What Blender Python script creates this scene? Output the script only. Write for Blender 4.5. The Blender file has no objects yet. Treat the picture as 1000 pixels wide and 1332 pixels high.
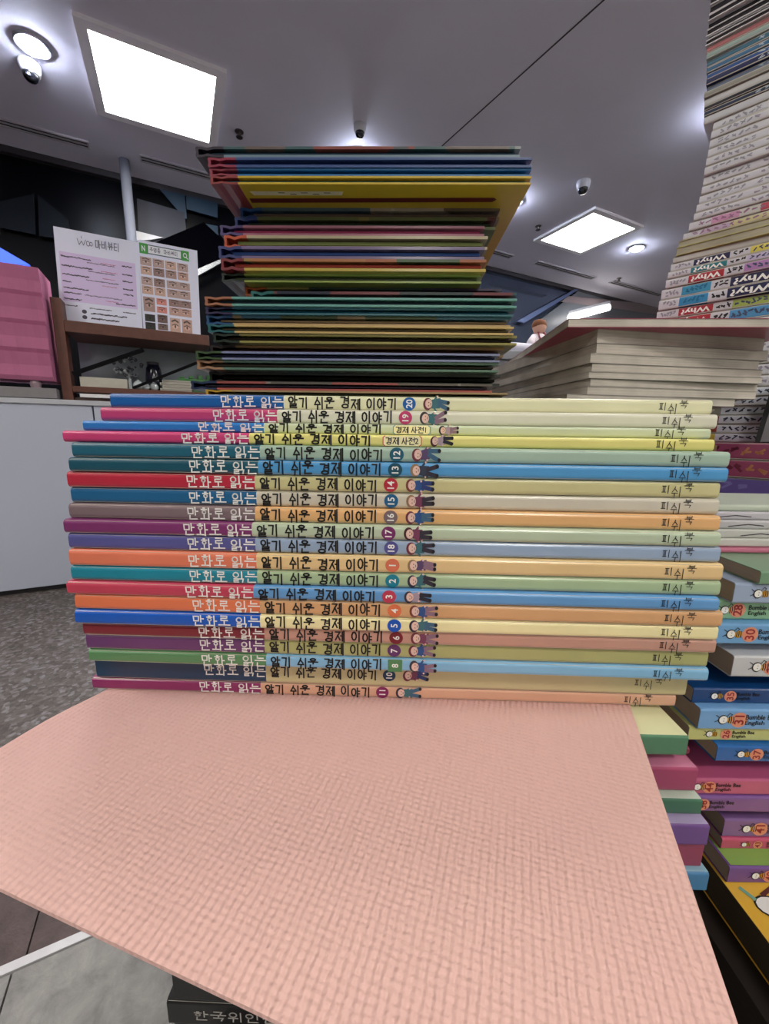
import bpy, bmesh, math, random
from mathutils import Vector, Matrix
S = bpy.context.scene
COL = S.collection
R = math.radians
CZ = 0.85                                   # eye height above the floor
# ---------------------------------------------------------------- camera
FPX, PITCH, ROLL = 526.5, R(11.02), R(0.8)
F = Vector((0, math.cos(PITCH), -math.sin(PITCH)))
U0 = Vector((0, math.sin(PITCH), math.cos(PITCH)))
X0 = Vector((1, 0, 0))
CX = X0*math.cos(ROLL) + U0*math.sin(ROLL)
CU = -X0*math.sin(ROLL) + U0*math.cos(ROLL)
cd = bpy.data.cameras.new('camera'); cam = bpy.data.objects.new('camera', cd); COL.objects.link(cam)
cd.sensor_fit = 'VERTICAL'; cd.sensor_height = 36; cd.lens = 36*FPX/1332
cd.clip_start = 0.005; cd.clip_end = 60
m3 = Matrix((CX, CU, -F)).transposed()
cam.matrix_world = Matrix.Translation((0, 0, CZ)) @ m3.to_4x4()
S.camera = cam
# ---------------------------------------------------------------- world / exposure
w = bpy.data.worlds.new('world'); S.world = w; w.use_nodes = True
w.node_tree.nodes['Background'].inputs[0].default_value = (0.55, 0.6, 0.75, 1)
w.node_tree.nodes['Background'].inputs[1].default_value = 0.25
S.view_settings.view_transform = 'Standard'; S.view_settings.look = 'None'
S.view_settings.exposure = 1.35; S.view_settings.gamma = 1; S.view_settings.use_curve_mapping = False
PANEL_E, SPOT_E = 13.0, 160.0                 # ceiling panels, downlights
S.cycles.max_bounces = 8; S.cycles.diffuse_bounces = 4
# ---------------------------------------------------------------- helpers
def ray(x, y): return CX*((x-500)/FPX) - CU*((y-666)/FPX) + F
def onz(x, y, z):
    d = ray(x, y); return Vector((0, 0, CZ)) + d*((z-CZ)/d.z)
def onY(x, y, Y):
    d = ray(x, y); return Vector((0, 0, CZ)) + d*(Y/d.y)
def lin(c):
    c = c/255
    return c/12.92 if c <= .04045 else ((c+.055)/1.055)**2.4
MC = {}
def mat(rgb, rough=.5, var=.06, bump=0, scale=40, spec=.5, metal=0, coat=0, emit=0, key=None):
    k = (tuple(rgb), rough, var, bump, scale, spec, metal, coat, emit)
    if k in MC: return MC[k]
    m = bpy.data.materials.new('paint_%d_%d_%d' % tuple(int(v) for v in rgb)); m.use_nodes = True
    nt = m.node_tree; b = nt.nodes['Principled BSDF']
    c = tuple(lin(v) for v in rgb) + (1,)
    b.inputs['Base Color'].default_value = c
    b.inputs['Roughness'].default_value = rough
    b.inputs['Specular IOR Level'].default_value = spec
    b.inputs['Metallic'].default_value = metal
    b.inputs['Coat Weight'].default_value = coat
    b.inputs['Coat Roughness'].default_value = .15
    if emit:
        b.inputs['Emission Color'].default_value = c; b.inputs['Emission Strength'].default_value = emit
    if var or bump:
        tc = nt.nodes.new('ShaderNodeTexCoord'); n = nt.nodes.new('ShaderNodeTexNoise')
        n.inputs['Scale'].default_value = scale; n.inputs['Detail'].default_value = 4
        nt.links.new(tc.outputs['Object'], n.inputs['Vector'])
        if var:
            mx = nt.nodes.new('ShaderNodeMix'); mx.data_type = 'RGBA'
            mx.inputs['A'].default_value = tuple(min(1, v*(1-var*1.6)) for v in c[:3]) + (1,)
            mx.inputs['B'].default_value = tuple(min(1, v*(1+var*1.6)) for v in c[:3]) + (1,)
            nt.links.new(n.outputs['Fac'], mx.inputs['Factor']); nt.links.new(mx.outputs['Result'], b.inputs['Base Color'])
        if bump:
            bp = nt.nodes.new('ShaderNodeBump'); bp.inputs['Strength'].default_value = bump; bp.inputs['Distance'].default_value = .001
            nt.links.new(n.outputs['Fac'], bp.inputs['Height']); nt.links.new(bp.outputs['Normal'], b.inputs['Normal'])
    MC[k] = m
    return m
def cover_mat(rgb, rough=.34):
    return mat(rgb, rough=rough, var=.05, bump=.12, scale=55, coat=.25)
def page_mat(rgb, axis='Z', fine=2600):
    """paper block: fine leaf lines across the thickness"""
    k = ('page', tuple(rgb), fine)
    if k in MC: return MC[k]
    m = bpy.data.materials.new('page_edges'); m.use_nodes = True; nt = m.node_tree; b = nt.nodes['Principled BSDF']
    b.inputs['Roughness'].default_value = .85; b.inputs['Specular IOR Level'].default_value = .2
    tc = nt.nodes.new('ShaderNodeTexCoord'); mp = nt.nodes.new('ShaderNodeMapping')
    mp.inputs['Scale'].default_value = (6, 6, fine)
    n = nt.nodes.new('ShaderNodeTexNoise'); n.inputs['Scale'].default_value = 1; n.inputs['Detail'].default_value = 3
    n2 = nt.nodes.new('ShaderNodeTexNoise'); n2.inputs['Scale'].default_value = 30
    ad = nt.nodes.new('ShaderNodeMath'); ad.operation = 'ADD'
    mx = nt.nodes.new('ShaderNodeMix'); mx.data_type = 'RGBA'
    c = tuple(lin(v) for v in rgb)
    mx.inputs['A'].default_value = tuple(v*.72 for v in c)+(1,); mx.inputs['B'].default_value = tuple(min(1, v*1.15) for v in c)+(1,)
    mr = nt.nodes.new('ShaderNodeMapRange'); mr.inputs[1].default_value = .7; mr.inputs[2].default_value = 1.3
    L = nt.links
    L.new(tc.outputs['Object'], mp.inputs['Vector']); L.new(mp.outputs['Vector'], n.inputs['Vector'])
    L.new(tc.outputs['Object'], n2.inputs['Vector'])
    L.new(n.outputs['Fac'], ad.inputs[0]); L.new(n2.outputs['Fac'], ad.inputs[1]); L.new(ad.outputs[0], mr.inputs[0])
    L.new(mr.outputs[0], mx.inputs['Factor']); L.new(mx.outputs['Result'], b.inputs['Base Color'])
    bp = nt.nodes.new('ShaderNodeBump'); bp.inputs['Strength'].default_value = .5; bp.inputs['Distance'].default_value = .0003
    L.new(n.outputs['Fac'], bp.inputs['Height']); L.new(bp.outputs['Normal'], b.inputs['Normal'])
    MC[k] = m
    return m
def link(o, parent=None):
    COL.objects.link(o)
    if parent: o.parent = parent
    return o
class MB:
    """collects shapes and links them as one mesh object"""
    def __init__(s): s.v = []; s.f = []; s.m = []; s.mats = []
    def mi(s, m):
        if m not in s.mats: s.mats.append(m)
        return s.mats.index(m)
    def poly(s, pts, m):
        i = len(s.v); s.v += [tuple(p) for p in pts]; s.f.append(list(range(i, i+len(pts)))); s.m.append(s.mi(m))
    def hexa(s, p, m):
        """p: 8 points, bottom 4 ccw then top 4"""
        i = len(s.v); s.v += [tuple(q) for q in p]
        for f in ((3,2,1,0),(4,5,6,7),(0,1,5,4),(1,2,6,5),(2,3,7,6),(3,0,4,7)):
            s.f.append([i+k for k in f]); s.m.append(s.mi(m))
    def box(s, a, b, m):
        x0,y0,z0 = a; x1,y1,z1 = b
        s.hexa([(x0,y0,z0),(x1,y0,z0),(x1,y1,z0),(x0,y1,z0),(x0,y0,z1),(x1,y0,z1),(x1,y1,z1),(x0,y1,z1)], m)
    def sweep(s, rings, mats, caps=True):
        """rings: list of rings of equal point count; mats per segment"""
        n = len(rings[0]); i = len(s.v)
        for r in rings: s.v += [tuple(q) for q in r]
        for k in range(len(rings)-1):
            mi = s.mi(mats[k] if isinstance(mats, list) else mats)
            for j in range(n):
                a = i+k*n+j; b = i+k*n+(j+1) % n
                s.f.append([a, b, b+n, a+n]); s.m.append(mi)
        if caps:
            m0 = mats[0] if isinstance(mats, list) else mats; m1 = mats[-1] if isinstance(mats, list) else mats
            s.f.append([i+j for j in range(n)][::-1]); s.m.append(s.mi(m0))
            s.f.append([i+(len(rings)-1)*n+j for j in range(n)]); s.m.append(s.mi(m1))
    def lathe(s, prof, m, n=24, org=(0,0,0), ax=2):
        """prof: (r, h) list"""
        i = len(s.v)
        for r, h in prof:
            for k in range(n):
                a = 2*math.pi*k/n; p = [r*math.cos(a), r*math.sin(a), h]
                if ax == 1: p = [p[0], p[2], p[1]]
                if ax == 0: p = [p[2], p[0], p[1]]
                s.v.append((p[0]+org[0], p[1]+org[1], p[2]+org[2]))
        for q in range(len(prof)-1):
            for k in range(n):
                a = i+q*n+k; b = i+q*n+(k+1) % n
                s.f.append([a, b, b+n, a+n]); s.m.append(s.mi(m))
        s.f.append([i+k for k in range(n)][::-1]); s.m.append(s.mi(m))
        s.f.append([i+(len(prof)-1)*n+k for k in range(n)]); s.m.append(s.mi(m))
    def tube(s, pts, r, m, n=8):
        pts = [Vector(p) for p in pts]; rings = []
        for k, p in enumerate(pts):
            t = (pts[min(k+1, len(pts)-1)] - pts[max(k-1, 0)]).normalized()
            up = Vector((0,0,1)) if abs(t.z) < .9 else Vector((1,0,0))
            a = t.cross(up).normalized(); b = t.cross(a)
            rr = r[k] if isinstance(r, list) else r
            rings.append([p + a*rr*math.cos(2*math.pi*j/n) + b*rr*math.sin(2*math.pi*j/n) for j in range(n)])
        s.sweep(rings, m)
    def disc(s, c, r, m, ax=1, n=20, ry=None):
        ry = ry or r; P = []
        for k in range(n):
            a = 2*math.pi*k/n
            P.append((c[0]+r*math.cos(a), c[1], c[2]+ry*math.sin(a)) if ax == 1 else (c[0]+r*math.cos(a), c[1]+ry*math.sin(a), c[2]))
        s.poly(P, m)
    def build(s, name, parent=None, smooth=False, bevel=0, kind=None, fix=True):
        me = bpy.data.meshes.new(name); me.from_pydata(s.v, [], s.f)
        for m in s.mats: me.materials.append(m)
        me.polygons.foreach_set('material_index', s.m)
        if fix:
            bm = bmesh.new(); bm.from_mesh(me); bmesh.ops.recalc_face_normals(bm, faces=bm.faces); bm.to_mesh(me); bm.free()
        if smooth: me.polygons.foreach_set('use_smooth', [True]*len(me.polygons))
        o = link(bpy.data.objects.new(name, me), parent)
        if bevel:
            b = o.modifiers.new('bevel', 'BEVEL'); b.width = bevel; b.segments = 2; b.limit_method = 'ANGLE'
        if kind: o['kind'] = kind
        return o
def thing(name, label, cat, loc, yaw=0, group=None, rot=None):
    o = link(bpy.data.objects.new(name, None)); o.location = loc; o.rotation_euler = rot or (0, 0, yaw)
    o.empty_display_size = .02
    return tag(o, label, cat, group)
def tag(o, label, cat, group=None):
    o['label'] = label; o['category'] = cat
    if group: o['group'] = group
    return o
def struct(o): o['kind'] = 'structure'; return o
# ---------------------------------------------------------------- hangul drawn as pen strokes
def circ(cx=.5, cy=.5, rx=.5, ry=.5, n=10): return [(cx+rx*math.sin(2*math.pi*k/n), cy+ry*math.cos(2*math.pi*k/n)) for k in range(n+1)]
J = {
 'ㄱ': [[(0,1),(.95,1),(.75,0)]], 'ㄴ': [[(0.05,1),(0,0),(1,0.05)]], 'ㄷ': [[(1,1),(0,1),(0,0),(1,0)]],
 'ㄹ': [[(0,1),(1,1),(.95,.52),(0,.5),(0,0),(1.05,0)]], 'ㅁ': [[(0,1),(1,1),(.95,0),(.05,0),(0,1)]],
 'ㅂ': [[(0,1),(0,0),(1,0),(1,1)], [(0,.5),(1,.5)]], 'ㅅ': [[(.5,1),(.4,.6),(0,0)], [(.42,.65),(1,.02)]],
 'ㅇ': [circ()], 'ㅈ': [[(0,1),(1,1),(.5,.55),(0,0)], [(.5,.6),(1,0)]],
 'ㅊ': [[(.4,1),(.6,1)], [(0,.8),(1,.8),(.5,.5),(0,0)], [(.5,.5),(1,0)]],
 'ㅍ': [[(0,1),(1,1)], [(.3,1),(.3,0)], [(.7,1),(.7,0)], [(0,0),(1,0)]],
 'ㅎ': [[(.35,1),(.65,1)], [(0,.75),(1,.75)], circ(.5,.28,.32,.28)], 'ㅌ': [[(1,1),(0,1),(0,0),(1,0)], [(0,.5),(1,.5)]],
 'ㅋ': [[(0,1),(.95,1),(.75,0)], [(0,.55),(.85,.55)]],
}
CHO = 'ㄱㄲㄴㄷㄸㄹㅁㅂㅃㅅㅆㅇㅈㅉㅊㅋㅌㅍㅎ'
JUNG = 'ㅏㅐㅑㅒㅓㅔㅕㅖㅗㅘㅙㅚㅛㅜㅝㅞㅟㅠㅡㅢㅣ'
JONG = ['', 'ㄱ','ㄲ','ㄳ','ㄴ','ㄵ','ㄶ','ㄷ','ㄹ','ㄺ','ㄻ','ㄼ','ㄽ','ㄾ','ㄿ','ㅀ','ㅁ','ㅂ','ㅄ','ㅅ','ㅆ','ㅇ','ㅈ','ㅊ','ㅋ','ㅌ','ㅍ','ㅎ']
VV = {  # vertical vowels in a box right of the initial
 'ㅏ': [[(.3,1),(.3,0)], [(.3,.5),(1,.5)]], 'ㅑ': [[(.3,1),(.3,0)], [(.3,.65),(1,.65)], [(.3,.35),(1,.35)]],
 'ㅓ': [[(.8,1),(.8,0)], [(0,.55),(.8,.55)]], 'ㅕ': [[(.8,1),(.8,0)], [(0,.7),(.8,.7)], [(0,.4),(.8,.4)]],
 'ㅣ': [[(.6,1),(.6,0)]], 'ㅔ': [[(.5,.95),(.5,.05)], [(0,.55),(.5,.55)], [(1,1),(1,-.05)]], 'ㅐ': [[(.2,1),(.2,0)], [(.2,.5),(.9,.5)], [(.9,1),(.9,0)]]}
HV = {'ㅗ': [[(.5,1),(.5,.1)], [(0,.1),(1,.1)]], 'ㅜ': [[(0,.9),(1,.9)], [(.55,.9),(.5,0)]], 'ㅡ': [[(0,.5),(1,.5)]],
      'ㅠ': [[(0,.9),(1,.9)], [(.3,.9),(.3,0)], [(.7,.9),(.7,0)]], 'ㅛ': [[(.3,1),(.3,.1)], [(.7,1),(.7,.1)], [(0,.1),(1,.1)]]}
CV = {'ㅘ': ('ㅗ', 'ㅏ'), 'ㅟ': ('ㅜ', 'ㅣ'), 'ㅢ': ('ㅡ', 'ㅣ')}
def fit(st, x0, y0, x1, y1): return [[(x0+(x1-x0)*x, y0+(y1-y0)*y) for x, y in l] for l in st]
def syl(ch):
    k = ord(ch)-0xAC00; c = CHO[k//588]; v = JUNG[(k % 588)//28]; j = JONG[k % 28]; o = []
    b = .38 if j else 0
    if v in VV:
        o += fit(J[c], .05, b+.12 if not j else b+.08, .52, .92); o += fit(VV[v], .6, b-.02, .95, 1)
    elif v in HV:
        t = .52+.2*(b > 0); o += fit(J[c], .22, t+.04, .78, 1); o += fit(HV[v], .0, b+.06 if j else .08, 1, t-.06)
    else:
        h, vv = CV[v]; t = b+(.5 if not j else .3)
        o += fit(J[c], .1, t, .58, 1); o += fit(HV[h], .02, b+.02 if h == 'ㅗ' else b-.05, .64, t-.08); o += fit(VV[vv], .66, b-.02, .98, 1)
    if j == 'ㄺ': o += fit(J['ㄹ'], .1, 0, .48, .31); o += fit(J['ㄱ'], .58, 0, .95, .31)
    elif j: o += fit(J[j], .18, 0, .85, .31)
    return o
def stroke(mb, line, wd, m, put):
    """flat ribbon along a polyline; put maps (x, z) to a 3D point"""
    for k in range(len(line)-1):
        a = Vector(line[k]); b = Vector(line[k+1]); t = b-a
        if t.length < 1e-9: continue
        t.normalize(); n = Vector((-t.y, t.x))*wd/2; e = t*wd*.4
        mb.poly([put(*(a-e-n)), put(*(b+e-n)), put(*(b+e+n)), put(*(a-e+n))], m)
def hangul(mb, text, x, z, h, adv, wd, m, put, jitter=0, seed=1, cw=.86):
    rg = random.Random(seed)
    for ch in text:
        if ch == ' ': x += adv*.55; continue
        dz = rg.uniform(-1, 1)*jitter*h; hs = 1+rg.uniform(-1, 1)*jitter
        for l in syl(ch): stroke(mb, [(x+px*adv*cw, z+dz+pz*h*hs) for px, pz in l], wd, m, put)
        x += adv
    return x
FC = {}
def glyphs(txt, bold=0):
    k = (txt, bold)
    if k in FC: return FC[k]
    c = bpy.data.curves.new('lettering', 'FONT'); c.body = txt; c.size = 1; c.resolution_u = 3; c.offset = bold; c.space_line = .82
    o = bpy.data.objects.new('lettering', c); COL.objects.link(o)
    bpy.context.view_layer.update()
    me = o.evaluated_get(bpy.context.evaluated_depsgraph_get()).to_mesh()
    vs = [(v.co.x, v.co.y) for v in me.vertices]; fs = [list(p.vertices) for p in me.polygons]
    o.to_mesh_clear(); bpy.data.objects.remove(o); bpy.data.curves.remove(c)
    xs = [v[0] for v in vs]; ys = [v[1] for v in vs]
    FC[k] = (vs, fs, min(xs), max(xs), min(ys), max(ys))
    return FC[k]
def letters(mb, txt, cx, cz, h, m, put, rot=0, width=None, bold=.01):
    vs, fs, x0, x1, y0, y1 = glyphs(txt, bold); s = h/(y1-y0); sx = s if width is None else width/(x1-x0)
    i = len(mb.v); ca, sa = math.cos(rot), math.sin(rot)
    for x, y in vs:
        a = (x-(x0+x1)/2)*sx; b = (y-(y0+y1)/2)*s
        mb.v.append(tuple(put(cx+a*ca-b*sa, cz+a*sa+b*ca)))
    for f in fs: mb.f.append([i+q for q in f]); mb.m.append(mb.mi(m))
def bounds(rows, gap=.003):
    """rows: (x px, top px, bottom px, Y); heights of the faces between neighbours, read on the nearer one"""
    o = []
    for i in range(len(rows)+1):
        c = ([] if i == 0 else [(rows[i-1][3], rows[i-1][0], rows[i-1][2])]) + ([] if i == len(rows) else [(rows[i][3], rows[i][0], rows[i][1])])
        Y, x, y = min(c); z = onY(x, y, Y).z
        if o: z = min(z, o[-1]-gap)
        o.append(z)
    return o
# ---------------------------------------------------------------- book builders
PAGE = (214, 206, 190)
COV = {}
def soft_book(name, label, P, yaw, L, D, T, sections, cat='book', group=None, page=PAGE, pages_front=False, r=None, c=.00035, sag=0, rec=.0012, rot=None, top_mat=None):
    """P = lower corner at the left end of the face turned to the viewer. Local x along the spine, y away from it, z up."""
    P = Vector(P); T = T-.00006
    if pages_front:
        d = Vector((math.cos(yaw), math.sin(yaw), 0)); n = Vector((-math.sin(yaw), math.cos(yaw), 0))
        P = P + d*L + n*D; yaw += math.pi
    root = thing(name, label, cat, P, yaw, group, rot)
    r = min(T*.3, .0016) if r is None else min(r, T*.45)
    out = [(D, T), (r, T)]
    for k in range(1, 4): a = math.pi/2*k/4; out.append((r-r*math.sin(a), T-r+r*math.cos(a)))
    out += [(0, T-r), (0, r)]
    for k in range(1, 4): a = math.pi/2*k/4; out.append((r-r*math.cos(a), r-r*math.sin(a)))
    out += [(r, 0), (D, 0)]
    ri = max(r-c, .0002)
    inn = [(D, c), (c+ri, c), (c, c+ri), (c, T-c-ri), (c+ri, T-c), (D, T-c)]
    prof = out+inn
    N = 10 if sag else 0
    xs = [0]; ms = []
    for fr, m in sections:
        if N and len(sections) == 1:
            for k in range(1, N+1): xs.append(L*k/N); ms.append(m)
        else: xs.append(L*fr); ms.append(m)
    def sg(x): return -sag*4*(x/L)*(1-x/L) if sag else 0
    mb = MB(); mb.sweep([[(x, y, z+sg(x)) for y, z in prof] for x in xs], ms)
    cv = mb.build('cover', root)
    if top_mat:
        cv.data.materials.append(top_mat); k = len(cv.data.materials)-1
        for p in cv.data.polygons:
            if p.normal.z > .9 and p.center.z > T*.8: p.material_index = k
    COV[root.name] = cv
    pb = MB(); e = c+.00003
    pr = [(c+.0001, e), (D-rec, e), (D-rec, T-e), (c+.0001, T-e)]
    px = [rec*.5] + [L*k/10 for k in range(1, 10)]*(1 if sag else 0) + [L-rec*.5]
    pb.sweep([[(x, y, z+sg(x)) for y, z in pr] for x in px], page_mat(page))
    pb.build('page_block', root)
    return root
def put_spine(off=.00012):
    return lambda x, z: (x, -off, z)
INK = mat((18, 18, 20), rough=.6, var=0); WHITE = mat((238, 238, 236), rough=.5, var=0)
def kid(mb, x, zc, s, rg, T):
    """small printed figure lying on its side: head to the left, feet to the right"""
    hair = mat(rg.choice([(70,30,40),(60,55,60),(120,60,50),(45,40,60),(110,45,60),(150,120,90)]), var=0)
    skin = mat((232,196,184), var=0); cl = mat(rg.choice([(40,80,140),(120,60,90),(60,110,120),(90,70,110),(170,150,165),(50,60,80)]), var=0)
    leg = mat(rg.choice([(40,60,120),(50,45,60),(60,100,130),(140,110,130),(35,35,50)]), var=0)
    def lay(k): return lambda a, b: (a, -.00012-.00003*k, b)
    def el(cx, cz, rx, rz, m, k, n=14): mb.poly([lay(k)(cx+rx*math.cos(2*math.pi*q/n), cz+rz*math.sin(2*math.pi*q/n)) for q in range(n)], m)
    t = rg.uniform(-.08, .08)*s
    el(x+.16*s, zc, .17*s, .23*s, hair, 0); el(x+.2*s, zc+t*.3, .13*s, .17*s, skin, 1)
    for dz in (-.06, .06): el(x+.2*s, zc+dz*s, .018*s, .022*s, INK, 2, 6)
    stroke(mb, [(x+.265*s, zc-.04*s), (x+.28*s, zc), (x+.265*s, zc+.04*s)], .018*s, INK, lay(2))
    mb.poly([lay(0)(x+.3*s, zc-.16*s), lay(0)(x+.62*s, zc-.2*s+t), lay(0)(x+.64*s, zc+.19*s+t), lay(0)(x+.3*s, zc+.16*s)], cl)
    for q in (-1, 1):
        a = rg.uniform(.12, .3)*q
        stroke(mb, [(x+.38*s, zc+.1*s*q), (x+.5*s, zc+a*s)], .07*s, cl, lay(1)); el(x+.52*s, zc+a*s, .035*s, .035*s, skin, 2, 8)
        e = rg.uniform(.05, .2)*q
        stroke(mb, [(x+.6*s, zc+.07*s*q+t), (x+.9*s, zc+e*s)], .15*s, leg, lay(1)); el(x+.93*s, zc+e*s, .06*s, .07*s, INK, 2, 8)
# ---------------------------------------------------------------- ROOM (grid of the ceiling turned by TH)
TH = R(26.8); CEI = CZ+2.06
GS = Vector((math.cos(TH), math.sin(TH), 0)); GT = Vector((-math.sin(TH), math.cos(TH), 0))
def st(p): return p.dot(GS), p.dot(GT)
def W(s, t, z): return GS*s + GT*t + Vector((0, 0, z))
def gbox(mb, s0, s1, t0, t1, z0, z1, m):
    mb.hexa([W(s0,t0,z0), W(s1,t0,z0), W(s1,t1,z0), W(s0,t1,z0), W(s0,t0,z1), W(s1,t0,z1), W(s1,t1,z1), W(s0,t1,z1)], m)
TB = (st(onz(0, 192, CEI))[1] + st(onz(640, 347, CEI))[1])/2      # the glass wall's line
S0, S1, T0 = -7.0, 10.0, TB-9.5
ceil_m = mat((214, 210, 222), rough=.75, var=.04, bump=.05, scale=3)
# ceiling: two slabs either side of a fine seam
sa = onz(785, 0, CEI); sb = onz(580, 185, CEI)
def ceiling():
    mb = MB(); A0 = W(S0, T0, CEI); 
    gbox(mb, S0, S1, T0, TB+.02, CEI, CEI+.1, ceil_m)
    return struct(mb.build('ceiling'))
ceiling()
mb = MB(); seam = mat((60, 56, 62), rough=.9)
dd = (sb-sa).normalized(); nn = Vector((-dd.y, dd.x, 0))*.004; a = sa-dd*3.0; b = sb+dd*1.6
mb.hexa([a-nn-Vector((0,0,.002)), b-nn-Vector((0,0,.002)), b+nn-Vector((0,0,.002)), a+nn-Vector((0,0,.002)), a-nn, b-nn, b+nn, a+nn], seam)
struct(mb.build('trim_1'))
# walls
wall_m = mat((176, 172, 170), rough=.8, var=.04, scale=2)
for nm, q in (('wall_left', (S0-.1, S0, T0, TB)), ('wall_right', (S1, S1+.1, T0, TB)), ('wall_front', (S0, S1, T0-.1, T0))):
    mb = MB(); gbox(mb, *q, 0, CEI, wall_m); struct(mb.build(nm))
# glass wall at the back: dark glazing on the left, clearer pale-blue reflective glazing on the right
glass_dark = mat((5, 6, 11), rough=.3, var=.2, scale=1.2, spec=.08)
glass_blue = mat((92, 102, 124), rough=.08, var=.1, scale=1.5, spec=.6, metal=.75)
def gs_at(px, py=None, z=None, t=None):
    """s coordinate where the ray meets the vertical plane t"""
    d = ray(px, py if py is not None else 400); k = (TB if t is None else t)/d.dot(GT)
    return (d*k).dot(GS), CZ+(d*k).z
sm = gs_at(560, 340)[0]
mb = MB(); gbox(mb, S0, sm, TB+.02, TB+.12, 0, CEI+.1, glass_dark); struct(mb.build('wall_back'))
mb = MB(); gbox(mb, sm, S1, TB+.02, TB+.12, 0, CEI+.1, glass_blue); struct(mb.build('window_1'))
mb = MB(); gbox(mb, S0, S1, TB-.03, TB+.02, CEI-.045, CEI, mat((46, 42, 46), rough=.6)); struct(mb.build('trim_2'))
# floor
def floor_mat(kind):
    m = bpy.data.materials.new('floor_'+kind); m.use_nodes = True; nt = m.node_tree; b = nt.nodes['Principled BSDF']; L = nt.links
    tc = nt.nodes.new('ShaderNodeTexCoord'); cr = nt.nodes.new('ShaderNodeValToRGB'); n = nt.nodes.new('ShaderNodeTexNoise')
    if kind == 'granite':
        v = nt.nodes.new('ShaderNodeTexVoronoi'); v.inputs['Scale'].default_value = 75; n.inputs['Scale'].default_value = 60; n.inputs['Detail'].default_value = 6
        L.new(tc.outputs['Object'], v.inputs['Vector']); L.new(tc.outputs['Object'], n.inputs['Vector'])
        mx = nt.nodes.new('ShaderNodeMath'); mx.operation = 'MULTIPLY_ADD'; mx.inputs[1].default_value = .5
        sp = nt.nodes.new('ShaderNodeSeparateColor'); L.new(v.outputs['Color'], sp.inputs[0]); L.new(sp.outputs[0], mx.inputs[0]); 
        h = nt.nodes.new('ShaderNodeMath'); h.operation = 'MULTIPLY'; h.inputs[1].default_value = .55; L.new(n.outputs['Fac'], h.inputs[0]); L.new(h.outputs[0], mx.inputs[2])
        L.new(mx.outputs[0], cr.inputs['Fac'])
        e = cr.color_ramp.elements; cols = [(.1,(54,48,46)),(.4,(84,77,73)),(.62,(100,92,89)),(.9,(144,142,146))]
        b.inputs['Roughness'].default_value = .55
    else:
        n.inputs['Scale'].default_value = 22; n.inputs['Detail'].default_value = 12; n.inputs['Roughness'].default_value = .68; n.inputs['Distortion'].default_value = .3
        L.new(tc.outputs['Object'], n.inputs['Vector']); L.new(n.outputs['Fac'], cr.inputs['Fac'])
        e = cr.color_ramp.elements
        cols = [(.3,(62,50,50)),(.55,(84,68,66)),(.8,(104,86,84))] if kind == 'brown' else [(.3,(112,110,110)),(.5,(136,134,132)),(.7,(158,156,152))]
        b.inputs['Roughness'].default_value = .45
        bp = nt.nodes.new('ShaderNodeBump'); bp.inputs['Strength'].default_value = .6; bp.inputs['Distance'].default_value = .006
        L.new(n.outputs['Fac'], bp.inputs['Height']); L.new(bp.outputs['Normal'], b.inputs['Normal'])
    while len(e) < len(cols): e.new(.5)
    for q, (p, c) in zip(e, cols): q.position = p; q.color = tuple(lin(x) for x in c)+(1,)
    L.new(cr.outputs['Color'], b.inputs['Base Color'])
    return m
granite, brown, slate = floor_mat('granite'), floor_mat('brown'), floor_mat('slate')
grout = mat((52, 48, 48), rough=.9)
mb = MB(); gbox(mb, S0, S1, T0, TB+.12, -.05, -.006, grout); floor = struct(mb.build('floor'))
p1 = onz(0, 1263, 0); p2 = onz(125, 1212, 0); tstrip = (st(p1)[1]+st(p2)[1])/2
def tile(s0, s1, t0, t1, m):
    mb = MB(); g = .0015; gbox(mb, s0+g, s1-g, t0+g, t1-g, -.006, 0, m); o = mb.build('tile', floor)
    return o
sj = st(onz(8, 1290, 0))[0]; sj2 = st(onz(38, 1230, 0))[0]
TS = .6
for i in range(-3, 5):
    for k in range(3): tile(sj+i*TS, sj+(i+1)*TS, tstrip-.008-(k+1)*TS, tstrip-.008-k*TS, slate)
    tile(sj2+i*TS, sj2+(i+1)*TS, tstrip+.008, tstrip+.008+.3, brown)
mb = MB(); gbox(mb, S0, S1, tstrip+.311, TB+.02, -.006, .0, granite); o = mb.build('granite_paving', floor)
mb = MB(); gbox(mb, S0, S1, T0, tstrip-.008-3*TS, -.006, 0, slate); mb.build('slate_paving', floor)
mb = MB(); gbox(mb, sj-3*TS, sj+5*TS, tstrip-.0075, tstrip+.0075, -.006, .0025, mat((205, 203, 205), rough=.4, metal=.2)); struct(mb.build('trim_3'))
# ---------------------------------------------------------------- ceiling lights
emit_m = mat((255, 250, 240), var=0, emit=PANEL_E); frame_m = mat((246, 244, 248), rough=.6, var=.0)
def panel_light(s, t, label, sz=.62):
    root = thing('ceiling_light_panel', label, 'ceiling light', W(s, t, CEI), TH, 'square panel lights in the ceiling')
    h = sz/2; b = .055; mb = MB()
    for x0, y0, x1, y1 in ((-h-b, -h-b, h+b, -h), (-h-b, h, h+b, h+b), (-h-b, -h, -h, h), (h, -h, h+b, h)):
        mb.box((x0, y0, -.022), (x1, y1, 0), frame_m)
    mb.build('frame', root)
    mb = MB(); mb.box((-h+.0005, -h+.0005, -.014), (h-.0005, h-.0005, -.002), emit_m); mb.build('diffuser', root)
L1 = (onz(119.5, 38.5, CEI)+onz(277, 96, CEI)+onz(267, 177, CEI)+onz(141, 140, CEI))/4
L2 = (onz(771, 274, CEI)+onz(821, 297, CEI)+onz(755.7, 324.8, CEI)+onz(708.5, 308.5, CEI))/4
(s1, t1), (s2, t2) = st(L1), st(L2)
panel_light(s1, t1, 'large square ceiling panel light at the upper left of the photo')
panel_light(s2, t2, 'square ceiling panel light right of the colourful hardcover stack')
dS = s2-s1
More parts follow.
